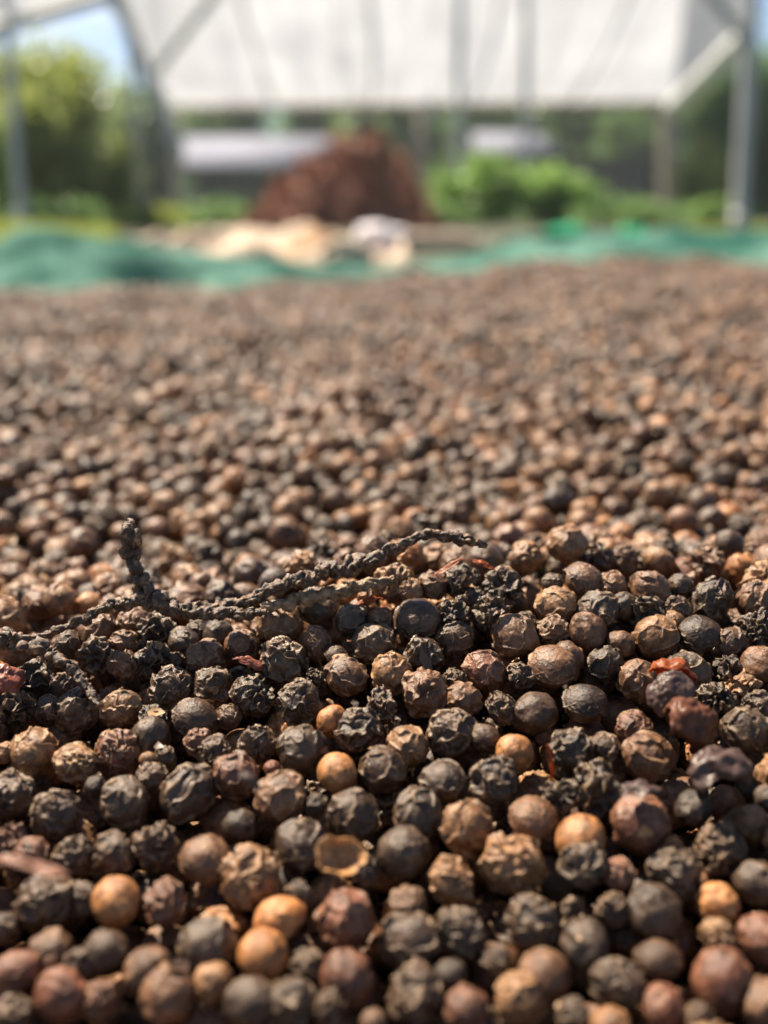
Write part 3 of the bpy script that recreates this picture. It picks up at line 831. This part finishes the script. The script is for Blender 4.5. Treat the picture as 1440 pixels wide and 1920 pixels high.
# bunched net beyond the raised edge on the right: sunlight through it put into a brighter teal
M_NET_SUNLIT, n_, l_, bs_ = new_mat('sunlit_teal_net')
l_.new(ramp(n_, l_, noise_node(n_, l_, 14, 3), [(.4, (.04, .30, .20)), (.6, (.06, .55, .38))]), bs_.inputs['Base Color'])
bs_.inputs['Roughness'].default_value = .35
tr_ = n_.new('ShaderNodeBsdfTranslucent'); tr_.inputs['Color'].default_value = (.04, .75, .48, 1)
ms_ = n_.new('ShaderNodeMixShader'); ms_.inputs[0].default_value = .6
l_.new(bs_.outputs[0], ms_.inputs[1]); l_.new(tr_.outputs[0], ms_.inputs[2]); l_.new(ms_.outputs[0], n_['Material Output'].inputs['Surface'])
def bunch(name, x, y, Y, w, h, mat, label, seed):
    p = at(x, y, Y); s = zcam(p) / FPX; V0, F0 = ICO4
    off = seed * 7.1
    r = 1 + .35 * perlin(V0 * 1.8 + off) + .15 * perlin(V0 * 5 + off)
    V = V0 * r[:, None] * np.array([w * s, h * s * 1.3, h * s])
    V[:, 2] = np.maximum(V[:, 2], -p.z + .001)
    return tag(add(name, mesh_from(name, V, F0, mat), None, p), label, 'net')
bunch('bunched_net', 1060, 445, 1.35, 46, 22, M_NET_SUNLIT, 'bright emerald bunch of net with painted sun glow behind the raised edge', 1)
bunch('bunched_net', 1185, 447, 1.40, 38, 20, M_NET_SUNLIT, 'smaller teal bunch of net with painted sun glow right of the emerald one', 2)
bunch('bunched_net', 1110, 462, 1.22, 170, 24, M_NET, 'long pale teal roll of net lying behind the raised edge', 3)

# ------------------------------------------------------------------ the beige sheet with its own load, sacks
M_BEIGE = simple_mat('beige_sheet_cloth', (.30, .23, .16), (.44, .35, .26), 5, .8, .2)
M_GRAIN = simple_mat('drying_grain', (.20, .11, .055), (.42, .27, .15), 45, .85, .8)
M_WHITE = simple_mat('white_woven_sack', (.48, .46, .50), (.62, .60, .64), 30, .6, .3)
def sheet(u, v):
    # a beige groundsheet with a rolled rim, seen low
    X = -.32 + u * .36; Y = 1.18 + v * .95
    rim = np.exp(-((np.abs(u - .5) * 2 - .92) / .07) ** 2) + np.exp(-((np.abs(v - .5) * 2 - .90) / .08) ** 2)
    z = .022 + .042 * np.clip(rim, 0, 1) * (.75 + .5 * perlin(np.stack([u * 5, v * 5, u * 0], 1))) + .006 * perlin(np.stack([u * 14, v * 12, u * 0], 1))
    z = z + .02 * v * (1 - u)
    out = np.clip((np.maximum(np.abs(u - .5), np.abs(v - .5)) * 2 - .93) / .07, 0, 1)
    return np.stack([X, Y, np.maximum(z * (1 - out), .003)], 1)
o = add('groundsheet', grid_mesh('groundsheet', np.linspace(0, 1, 90), np.linspace(0, 1, 90), sheet, M_BEIGE))
tag(o, 'beige cloth sheet with a raised rim beyond the green net', 'sheet')
def pile(name, x, y0, Y, wpx, ytop, mat, seed, depth=1.0, peaks=None, amp=.12, freq=2.2, nu=90):
    b = at(x, y0, Y); s = zcam(b) / FPX; W = wpx * s; topz = CAMZ - Y * ray_ratio(ytop)
    us = np.linspace(-1, 1, nu)
    def fn(u, v):
        rr_ = np.sqrt(u * u + v * v)
        prof = np.clip(1 - rr_ ** 1.35, 0, 1)
        if peaks:
            pp = np.interp(u, [k[0] for k in peaks], [k[1] for k in peaks]); prof = np.minimum(1, pp) * np.clip(1 - np.abs(v) ** 1.6, 0, 1)
        q = np.stack([u * freq, v * freq, u * 0 + seed], 1)
        z = topz * prof * (1 + amp * fbm(q, 4)) - .002 + 0 * u
        return np.stack([b.x + u * W, Y + v * W * depth, z], 1)
    return grid_mesh(name, us, us, fn, mat), b, W, topz
me, *_ = pile('grain_pile', 590, 450, 1.62, 105, 418, M_GRAIN, 4, 1.3)
tag(add('grain_pile', me), 'low tan pile of drying grain on the beige sheet', 'pile')
def sack(name, x, y, Y, w, h, mat, label, seed, cat='sack'):
    p = at(x, y, Y); s = zcam(p) / FPX; V0, F0 = ICO4
    off = seed * 5.3
    sg = np.sign(V0) * np.abs(V0) ** .7
    V = sg * (1 + .24 * perlin(V0 * 1.7 + off) + .05 * perlin(V0 * 7 + off))[:, None] * np.array([w * s, h * s * 1.1, h * s])
    V[:, 2] = np.maximum(V[:, 2], -p.z + .002)
    return tag(add(name, mesh_from(name, V, F0, mat), None, p), label, cat)
sack('cloth_bundle', 712, 452, 1.50, 46, 30, M_WHITE, 'small white cloth bundle at the corner of the beige sheet', 3, 'bundle')
sack('cloth_bundle', 650, 488, 1.14, 50, 38, M_BEIGE, 'beige bundled cloth corner rising against the green net', 5, 'bundle')
sack('folded_sack', 800, 452, 1.9, 92, 17, M_BEIGE, 'flat folded beige sack lying right of the white bundle', 7)

# ------------------------------------------------------------------ red brown heap
M_HEAP = simple_mat('red_brown_husks', (.12, .052, .032), (.46, .205, .12), 9, .85, .8, detail=7)
prof = [(-1, 0), (-.85, .22), (-.62, .52), (-.35, .78), (-.08, .84), (.05, 1.02), (.25, 1.12), (.45, 1.0), (.65, .80), (.85, .42), (1, 0)]
me, b, W, tz = pile('mound', 640, 430, 6.2, 165, 268, M_HEAP, 9, .8, prof, .22, 4.2, 130)
hp = empty('husk_heap', (b.x, 6.2, 0)); tag(hp, 'tall reddish brown heap of coarse husks behind the beige sheet', 'heap')
child('mound', me, hp)
g = np.random.default_rng(5); n = 5000
co = np.array([v.co[:] for v in me.vertices]); idx = g.integers(0, len(co), n); ctr = co[idx] + g.normal(0, .018, (n, 3))
q = g.normal(size=(n, 3, 3)) * g.uniform(.01, .035, (n, 1, 1))
V = (ctr[:, None] + q).reshape(-1, 3); F = np.arange(3 * n).reshape(n, 3)
f = child('loose_husks', mesh_from('loose_husks', V, F, M_HEAP, False), hp); tag(f, None, None, None, 'stuff')

# ------------------------------------------------------------------ polytunnel: posts, braces, plastic roof sheet
M_PIPE = simple_mat('galvanised_pipe', (.34, .35, .35), (.46, .47, .47), 6, .55, 0, .5, .0)
M_WOOD = simple_mat('weathered_post', (.22, .19, .16), (.38, .33, .27), 12, .8, .4)
M_PVC = simple_mat('white_pipe', (.58, .60, .56), (.68, .69, .65), 4, .4)
def post(x, Y, r, ytop, label, mat=M_PIPE, lean=0, nm='metal_post'):
    p = at(x, 432, Y); top = at(x + lean, ytop, Y)
    r_ = empty(nm, (p.x, Y, 0)); tag(r_, label, 'post')
    z1 = top.z
    o = tube('pipe', [(p.x, Y, -.05), (p.x * .5 + top.x * .5, Y, z1 * .5), (top.x, Y, z1)], r, mat, None); o.parent = r_; o.matrix_parent_inverse = Matrix.Translation(r_.location).inverted()
    c = tube('collar', [(p.x, Y, .0), (p.x, Y, .05), (p.x, Y, .10)], r * 1.12, mat, None, n=4); c.parent = r_; c.matrix_parent_inverse = Matrix.Translation(r_.location).inverted()
    return r_
post(40, 5.0, .024, -60, 'leaning grey metal post in front of the left bush', lean=-34)
post(1385, 4.6, .031, -60, 'thickest grey metal post at the right edge', lean=30)
post(985, 9.0, .032, -80, 'grey metal post rising behind the bright green shrub', lean=2)
post(857, 10.0, .034, -80, 'dull metal post between the red heap and the green shrub', lean=6)
post(262, 9.5, .032, 60, 'grey post left of the shed in front of the far trees', lean=-18)
post(1252, 18.1, .13, 190, 'weathered wooden post under the right corner of the plastic roof', M_WOOD, 0, 'wooden_post')
def bar(x0, y0, Y0, x1, y1, Y1, r, label, mat=M_PIPE, nm='roof_brace'):
    a, b = at(x0, y0, Y0), at(x1, y1, Y1)
    return tag(tube(nm, [a, (a + b) / 2, b], r, mat), label, 'brace')
bar(330, 285, 9.4, 200, -60, 9.0, .055, 'thick slanting grey brace right of the blue sky gap')
bar(292, 135, 9.3, 440, -60, 9.0, .038, 'slanting grey brace crossing the upper left of the plastic roof')
bar(1262, 203, 9.0, 1400, 66, 8.2, .078, 'white plastic pipe slanting down from the right end of the roof', M_PVC, 'white_downpipe')
bar(1402, 78, 4.62, 1310, -40, 4.62, .022, 'short grey brace meeting the right post near its top')
bar(-30, 62, 5.0, 215, -12, 4.8, .03, 'pale horizontal tunnel rail over the left bush')

M_FILM, n_, l_, bs_ = new_mat('milky_plastic_film')
fc = ramp(n_, l_, noise_node(n_, l_, .8, 4), [(.35, (.265, .285, .315)), (.65, (.325, .35, .38))])
st_ = n_.new('ShaderNodeTexNoise'); st_.inputs['Scale'].default_value = 1; st_.inputs['Detail'].default_value = 4
mp_ = n_.new('ShaderNodeMapping'); mp_.inputs['Scale'].default_value = (5.5, .35, .35); tc_ = n_.new('ShaderNodeTexCoord')
l_.new(tc_.outputs['Object'], mp_.inputs[0]); l_.new(mp_.outputs[0], st_.inputs['Vector'])
fc = mix(n_, l_, 1.0, fc, ramp(n_, l_, st_.outputs['Fac'], [(.36, (.88, .88, .92)), (.64, (1.22, 1.21, 1.2))]), 'MULTIPLY')
l_.new(fc, bs_.inputs['Base Color']); bs_.inputs['Roughness'].default_value = .5
tr_ = n_.new('ShaderNodeBsdfTranslucent'); l_.new(fc, tr_.inputs['Color'])
ms_ = n_.new('ShaderNodeMixShader'); ms_.inputs[0].default_value = .62
l_.new(bs_.outputs[0], ms_.inputs[1]); l_.new(tr_.outputs[0], ms_.inputs[2]); l_.new(ms_.outputs[0], n_['Material Output'].inputs['Surface'])
rf = empty('plastic_canopy', (.6, 18, 0)); tag(rf, 'milky plastic sheet roof stretched over a frame behind the drying bed', 'canopy')
eL, eR = at(318, 196, 18), at(1256, 187, 18)
def film(u, v):
    P0 = np.array(eL)[None] * (1 - u[:, None]) + np.array(eR)[None] * u[:, None]
    top = P0 + np.array([0, -4.2, .98])
    P = P0 * (1 - v[:, None]) + top * v[:, None]
    sag = -.10 * np.sin(np.pi * v) - .05 * np.abs(np.sin(u * np.pi * 6)) * np.sin(np.pi * v) - .06 * np.abs(np.sin(u * np.pi * 2.5 + .4)) * v ** 4
    P[:, 2] += sag + .02 * perlin(np.stack([u * 20, v * 5, u * 0], 1))
    return P
child('roof_film', grid_mesh('roof_film', np.linspace(0, 1, 120), np.linspace(0, 1, 30), film, M_FILM), rf)
o = tube('eave_beam', [eL + Vector((0, .05, -.06)), (eL + eR) / 2 + Vector((0, .05, -.06)), eR + Vector((0, .05, -.06))], .055, M_WOOD); o.parent = rf; o.matrix_parent_inverse = Matrix.Translation(rf.location).inverted()
for k, fu in enumerate((0, .2, .4, .6, .8, 1)):
    a = eL * (1 - fu) + eR * fu + Vector((0, 0, .06)); b2 = a + Vector((0, -4.25, 1.0))
    o = tube('rafter', [a, (a + b2) / 2 + Vector((0, 0, -.02)), b2], .018, M_WOOD, n=6); o.parent = rf; o.matrix_parent_inverse = Matrix.Translation(rf.location).inverted()
for x_ in (325, 790):
    p = at(x_, 200, 18.1)
    o = tube('support_post', [(p.x, 18.1, 0), (p.x, 18.1, p.z / 2), (p.x, 18.1, p.z)], .06, M_WOOD, n=5); o.parent = rf; o.matrix_parent_inverse = Matrix.Translation(rf.location).inverted()
# nearer film over the left corner of the tunnel
cl = empty('tunnel_film', (-3, 7, 0)); tag(cl, 'strip of milky film over the upper left corner of the tunnel', 'plastic film')
a, b3, c3, d3 = at(-120, 70, 6.0), at(0, 55, 6.0), at(235, -20, 5.4), at(-120, -120, 5.2)
me = mesh_from('film_strip', [a, b3, c3, d3], np.array([[0, 1, 2, 3]]), M_FILM, False); child('film_strip', me, cl)
cl2 = empty('tunnel_film', (3.5, 8, 0)); tag(cl2, 'milky film between the right post and the plastic canopy', 'plastic film')
me = mesh_from('film_strip', [at(1262, 186, 10), at(1405, 60, 9), at(1405, -60, 8.5), at(1290, -60, 9.2)], np.array([[0, 1, 2, 3]]), M_FILM, False); child('film_strip', me, cl2)
cl3 = empty('tunnel_film', (-2, 8, 0)); tag(cl3, 'milky film between the two slanting braces left of the canopy', 'plastic film')
me = mesh_from('film_strip', [at(318, 195, 13), at(225, -40, 12), at(420, -60, 12), at(300, 125, 12.5)], np.array([[0, 1, 2, 3]]), M_FILM, False); child('film_strip', me, cl3)

# ------------------------------------------------------------------ sheds
M_ROOF = simple_mat('grey_sheet_roof', (.14, .15, .19), (.19, .20, .25), 2, .9, 0, .1)
M_DARKW = simple_mat('dark_plank_wall', (.02, .022, .020), (.05, .052, .045), 3, .8)
M_PALE = simple_mat('pale_painted_door', (.16, .19, .14), (.24, .27, .20), 3, .7)
M_GREYW = simple_mat('grey_plank_wall', (.055, .06, .052), (.11, .115, .095), 3, .8)
def shed(x0, x1, ye, yr, Y, label, wall=None):
    a, b = at(x0, ye, Y), at(x1, ye, Y); zt = at(x0, yr, Y + 3).z; W = b.x - a.x; D = 3.0
    s = empty('farm_shed', ((a.x + b.x) / 2, Y, 0)); tag(s, label, 'shed')
    def kid(o): o.parent = s; o.matrix_parent_inverse = Matrix.Translation(s.location).inverted(); return o
    m = .25
    V = [(a.x - m, Y - m, a.z), (b.x + m, Y - m, b.z), (b.x + m - W * .13, Y + D, zt), (a.x - m + W * .13, Y + D, zt)]
    V += [(v[0], v[1], v[2] - .05) for v in V]
    kid(add('roof', mesh_from('roof', V, np.array([[0, 1, 2, 3], [7, 6, 5, 4], [0, 4, 5, 1], [1, 5, 6, 2], [2, 6, 7, 3], [3, 7, 4, 0]]), M_ROOF, False)))
    nb = max(4, int(W / .35))
    for k in range(nb):
        x = a.x + (k + .5) * W / nb
        kid(box('plank', (x, Y + .6, a.z / 2 - .03), (W / nb - .02, .05, a.z - .06), wall if wall and k > 1 else M_DARKW))
    for x in (a.x + .08, b.x - .08):
        kid(box('corner_post', (x, Y + .05, a.z / 2 - .04), (.12, .12, a.z - .08), M_WOOD))
    return s, kid, a, b
s_, kid, a, b = shed(280, 640, 312, 256, 27, 'low shed with a pale grey metal roof left of the red heap', M_GREYW)
p = at(352, 370, 27.3); kid(box('door', (p.x, 27.5, .62), (.52, .05, 1.15), M_PALE))
s_, kid, a, b = shed(900, 1035, 284, 248, 30, 'dark shed with a pale roof half hidden behind the bright green shrub')
wb_ = [at(1050, 300, 29.5), at(1225, 300, 29.5)]
for k in range(6):
    x = wb_[0].x + (k + .5) * (wb_[1].x - wb_[0].x) / 6
    kid(box('lean_to_plank', (x, 30.2, wb_[0].z / 2), ((wb_[1].x - wb_[0].x) / 6 - .03, .06, wb_[0].z), M_DARKW))
kid(box('lean_to_roof', ((wb_[0].x + wb_[1].x) / 2, 31.2, wb_[0].z + .06), (wb_[1].x - wb_[0].x + .3, 2.4, .08), M_DARKW))

# ------------------------------------------------------------------ trees and shrubs
def leaf_mat(name, c1, c2, c3, trans=.45):
    m, n, l, bs = new_mat(name)
    geo = n.new('ShaderNodeAttribute'); geo.attribute_name = 'tone'
    cc = ramp(n, l, geo.outputs['Fac'], [(0, c1), (.55, c2), (1, c3)])
    l.new(cc, bs.inputs['Base Color']); bs.inputs['Roughness'].default_value = .32
    tr = n.new('ShaderNodeBsdfTranslucent'); l.new(mix(n, l, .5, cc, (c3[0] * 1.2, c3[1] * 1.3, c3[2])), tr.inputs['Color'])
    ms = n.new('ShaderNodeMixShader'); ms.inputs[0].default_value = trans
    l.new(bs.outputs[0], ms.inputs[1]); l.new(tr.outputs[0], ms.inputs[2]); l.new(ms.outputs[0], n['Material Output'].inputs['Surface'])
    return m
M_LEAF_Y = leaf_mat('yellow_green_leaves', (.08, .12, .03), (.20, .26, .06), (.40, .42, .11))
M_LEAF_D = leaf_mat('dark_green_leaves', (.06, .12, .045), (.11, .19, .075), (.20, .30, .12), .6)
M_LEAF_B = leaf_mat('bright_green_leaves', (.10, .19, .04), (.18, .31, .08), (.30, .44, .14), .55)
M_BARK = simple_mat('bark', (.05, .04, .03), (.13, .10, .075), 9, .9, .6)
def foliage(ctr, rad, n, size, seed, nclump=26):
    g = np.random.default_rng(seed)
    C = g.normal(size=(nclump, 3)); C /= np.linalg.norm(C, axis=1)[:, None]; C *= g.uniform(.35, .92, (nclump, 1))
    C[:, 2] = C[:, 2] * 1.0
    k = g.integers(0, nclump, n)
    P = C[k] + g.normal(size=(n, 3)) * g.uniform(.12, .24, nclump)[k][:, None]
    P = P * np.array(rad) + np.array(ctr)
    P[:, 2] = np.maximum(P[:, 2], .03)
    a = g.normal(size=(n, 3)); a /= np.linalg.norm(a, axis=1)[:, None]
    b = np.cross(a, g.normal(size=(n, 3))); b /= np.linalg.norm(b, axis=1)[:, None]
    nrm = np.cross(a, b)
    s = size * g.uniform(.6, 1.4, (n, 1))
    V = np.stack([P - a * s, P - b * s * .42 + nrm * s * .1, P + a * s, P + b * s * .42 + nrm * s * .1], 1).reshape(-1, 3)
    F = np.arange(4 * n).reshape(n, 4)
    tone = np.repeat(np.clip(g.uniform(0, 1, nclump)[k] * .6 + g.uniform(0, .4, n), 0, 1), 4)
    return V, F, tone
def tree(nm, x, y0, y1, Y, wpx, mat, n, size, seed, label, cat='tree', deep=.8, trunk=True, group=None):
    p0, p1 = at(x, y1, Y), at(x, y0, Y); W = wpx * zcam(p0) / FPX
    zc, rz = (p0.z + p1.z) / 2, (p0.z - p1.z) / 2 if p0.z > p1.z else (p1.z - p0.z) / 2
    zc, rz = max(zc, rz * .6), max(rz, .1)
    t = empty(nm, (p0.x, Y, 0)); tag(t, label, cat, group)
    V, F, tone = foliage((p0.x, Y, zc), (W, W * deep, rz), n, size, seed)
    me = mesh_from('crown' if trunk else 'foliage', V, F, mat, False)
    a_ = me.attributes.new('tone', 'FLOAT', 'POINT'); a_.data.foreach_set('value', tone.astype(np.float32))
    child('crown' if trunk else 'foliage', me, t)
    g = random.Random(seed); h = max(zc - rz * .3, .15)
    # tapered trunk with limbs, joined as one woody part
    bm_V, bm_F = [], []
    def limb(a, b, r0, r1, seg=8):
        a, b = Vector(a), Vector(b); d = (b - a).normalized(); u = d.orthogonal().normalized(); w = d.cross(u); s0 = len(bm_V)
        for q in range(5):
            f = q / 4; c = a.lerp(b, f) + u * (math.sin(f * 3.1) * (b - a).length * .06); r = r0 + (r1 - r0) * f
            for k in range(seg): bm_V.append(c + (u * math.cos(k * 6.2832 / seg) + w * math.sin(k * 6.2832 / seg)) * r)
        for q in range(4):
            for k in range(seg):
                i0 = s0 + q * seg; bm_F.append((i0 + k, i0 + (k + 1) % seg, i0 + seg + (k + 1) % seg, i0 + seg + k))
    tr = max(.02, rz * .07)
    limb((p0.x, Y, -.05), (p0.x + g.uniform(-.1, .1) * rz, Y, h), tr, tr * .6)
    for k in range(6):
        an = k * 1.05 + g.uniform(0, .6)
        limb((p0.x, Y, h * g.uniform(.6, 1)), (p0.x + math.cos(an) * W * .6, Y + math.sin(an) * W * deep * .6, zc + rz * g.uniform(-.1, .6)), tr * .5, tr * .12, 6)
    child('trunk' if trunk else 'stems', mesh_from('trunk', bm_V, bm_F, M_BARK), t)
    return t
tree('broadleaf_tree', 62, 62, 440, 9.5, 205, M_LEAF_Y, 30000, .042, 31, 'yellow green broadleaf tree behind the leaning left post')
tree('leafy_shrub', 190, 262, 440, 9.0, 66, M_LEAF_Y, 6000, .032, 32, 'lower yellowish shrub at the right foot of the left tree', 'shrub', trunk=False)
tree('leafy_shrub', 0, 230, 440, 4.2, 22, M_LEAF_B, 900, .02, 33, 'bright green shrub at the left edge behind the leaning post', 'shrub', trunk=False)
tree('leafy_shrub', 905, 292, 442, 7.5, 88, M_LEAF_B, 6000, .026, 34, 'bright lime green shrub in front of the dark shed', 'shrub', trunk=False)
tree('leafy_shrub', 1035, 315, 442, 7.8, 88, M_LEAF_B, 5200, .026, 35, 'smaller bright green shrub right of the lime green one', 'shrub', trunk=False)
tree('leafy_shrub', 1340, 385, 445, 8.5, 70, M_LEAF_B, 2600, .028, 36, 'low bright green plants at the foot of the thick right post', 'shrub', trunk=False)
tree('broadleaf_tree', 1405, 70, 440, 15, 130, M_LEAF_D, 9000, .06, 37, 'dark green tree behind the thick post at the right edge')
tree('leafy_shrub', 1310, 270, 440, 13, 60, M_LEAF_Y, 2500, .045, 38, 'olive green shrub between the wooden post and the right post', 'shrub', trunk=False)
tree('leafy_shrub', 110, 395, 452, 5.6, 120, M_LEAF_D, 3000, .02, 60, 'low dark green weeds at the foot of the left tree', 'shrub', trunk=False)
tree('leafy_shrub', 275, 400, 448, 5.2, 75, M_LEAF_Y, 2200, .018, 61, 'low yellowish weeds right of the left tree in front of the shed', 'shrub', trunk=False)
tree('leafy_shrub', 410, 395, 446, 6.8, 90, M_LEAF_D, 2600, .022, 62, 'low dark weeds in front of the grey roofed shed', 'shrub', trunk=False)
tree('leafy_shrub', 1170, 385, 446, 6.6, 110, M_LEAF_D, 3200, .024, 63, 'dark weeds between the bright shrubs and the wooden post', 'shrub', trunk=False)
tree('leafy_shrub', 810, 395, 446, 6.8, 70, M_LEAF_D, 1800, .022, 64, 'dark weeds between the red heap and the lime green shrub', 'shrub', trunk=False)
G = 'dark trees beyond the sheds'
bk = [(292, 165, 24, 62, 'grey green tree just right of the slanting brace by the shed'), (262, 150, 34, 70, 'narrow dark tree left of the shed under the slanting brace'), (420, 120, 36, 120, 'dark tree rising straight behind the grey roofed shed'),
      (590, 135, 38, 110, 'dark tree behind the left shoulder of the red heap'), (740, 105, 35, 115, 'dark tree behind the peak of the red heap'),
      (905, 130, 37, 120, 'dark tree behind the dull metal post'), (1065, 110, 36, 120, 'dark tree behind the dark shed right of the shrub'),
      (1215, 125, 34, 110, 'dark tree behind the wooden post'), (1350, 120, 33, 110, 'dark tree between the wooden post and the right post, far back')]
for k, (x, y, Y, w, lb) in enumerate(bk):
    tree('dense_tree', x, y, 425, Y, w, M_LEAF_D, 7000, .15, 50 + k, lb, group=G)
# a continuous low thicket closes the view under the crowns
g = np.random.default_rng(77); n = 26000
X = g.uniform(-20, 22, n); Yy = g.uniform(39, 44, n); Z = g.uniform(0, 1, n) ** 1.2 * (2.6 + .8 * perlin(np.stack([X * .25, X * 0, X * 0], 1)))
a = g.normal(size=(n, 3)); a /= np.linalg.norm(a, axis=1)[:, None]; b = np.cross(a, g.normal(size=(n, 3))); b /= np.linalg.norm(b, axis=1)[:, None]
P = np.stack([X, Yy, Z], 1); s = .20 * g.uniform(.6, 1.4, (n, 1))
V = np.stack([P - a * s, P - b * s * .5, P + a * s, P + b * s * .5], 1).reshape(-1, 3)
me = mesh_from('undergrowth', V, np.arange(4 * n).reshape(n, 4), M_LEAF_D, False)
a_ = me.attributes.new('tone', 'FLOAT', 'POINT'); a_.data.foreach_set('value', np.repeat(g.uniform(0, 1, n), 4).astype(np.float32))
tag(add('undergrowth', me), 'dense dark undergrowth closing the view behind the sheds', 'undergrowth', kind='stuff')
# grass and weeds round the bed
g = np.random.default_rng(78); n = 42000
Yy = 1.9 + 5 * g.uniform(0, 1, n) ** 1.5; X = g.uniform(-1, 1, n) * (.5 * Yy + .3)
X = np.where((X / Yy > -.26) & (X / Yy < .27), X / 3 - .34 * Yy, X)
clear = ((X > -.5) & (X < .4) & (Yy < 2.3))
Yy = np.where(clear, Yy + 1.5, Yy)
h = g.uniform(.01, .035, n) * (1 + 1.1 * np.clip(-X / Yy * 4 - .4, 0, 1)); an = g.uniform(0, 6.28, n); w = .004 + .0012 * Yy
dx, dy = np.cos(an) * w, np.sin(an) * w; lx, ly = g.normal(0, .4, n) * h, g.normal(0, .4, n) * h
V = np.stack([np.stack([X - dx, Yy - dy, X * 0], 1), np.stack([X + dx, Yy + dy, X * 0], 1), np.stack([X + lx, Yy + ly, h], 1)], 1).reshape(-1, 3)
me = mesh_from('grass', V, np.arange(3 * n).reshape(n, 3), M_LEAF_Y, False)
a_ = me.attributes.new('tone', 'FLOAT', 'POINT'); a_.data.foreach_set('value', np.repeat(g.uniform(0, 1, n), 3).astype(np.float32))
tag(add('grass', me), 'short yellow green grass beyond the drying bed', 'grass', kind='stuff')

# ------------------------------------------------------------------ haze box added to imitate veiling lens glare
M_HAZE = bpy.data.materials.new('veil_haze'); M_HAZE.use_nodes = True
hn, hl = M_HAZE.node_tree.nodes, M_HAZE.node_tree.links
hn.clear(); ho = hn.new('ShaderNodeOutputMaterial'); hv = hn.new('ShaderNodeVolumePrincipled')
hv.inputs['Color'].default_value = (.84, .93, 1.0, 1); hv.inputs['Density'].default_value = .0016; hv.inputs['Anisotropy'].default_value = .3
hl.new(hv.outputs[0], ho.inputs['Volume'])
hz = box('haze', (0, 30, 7), (130, 100, 16), M_HAZE)
tag(hz, 'pale haze added to veil the far trees like lens glare', None, None, 'stuff')
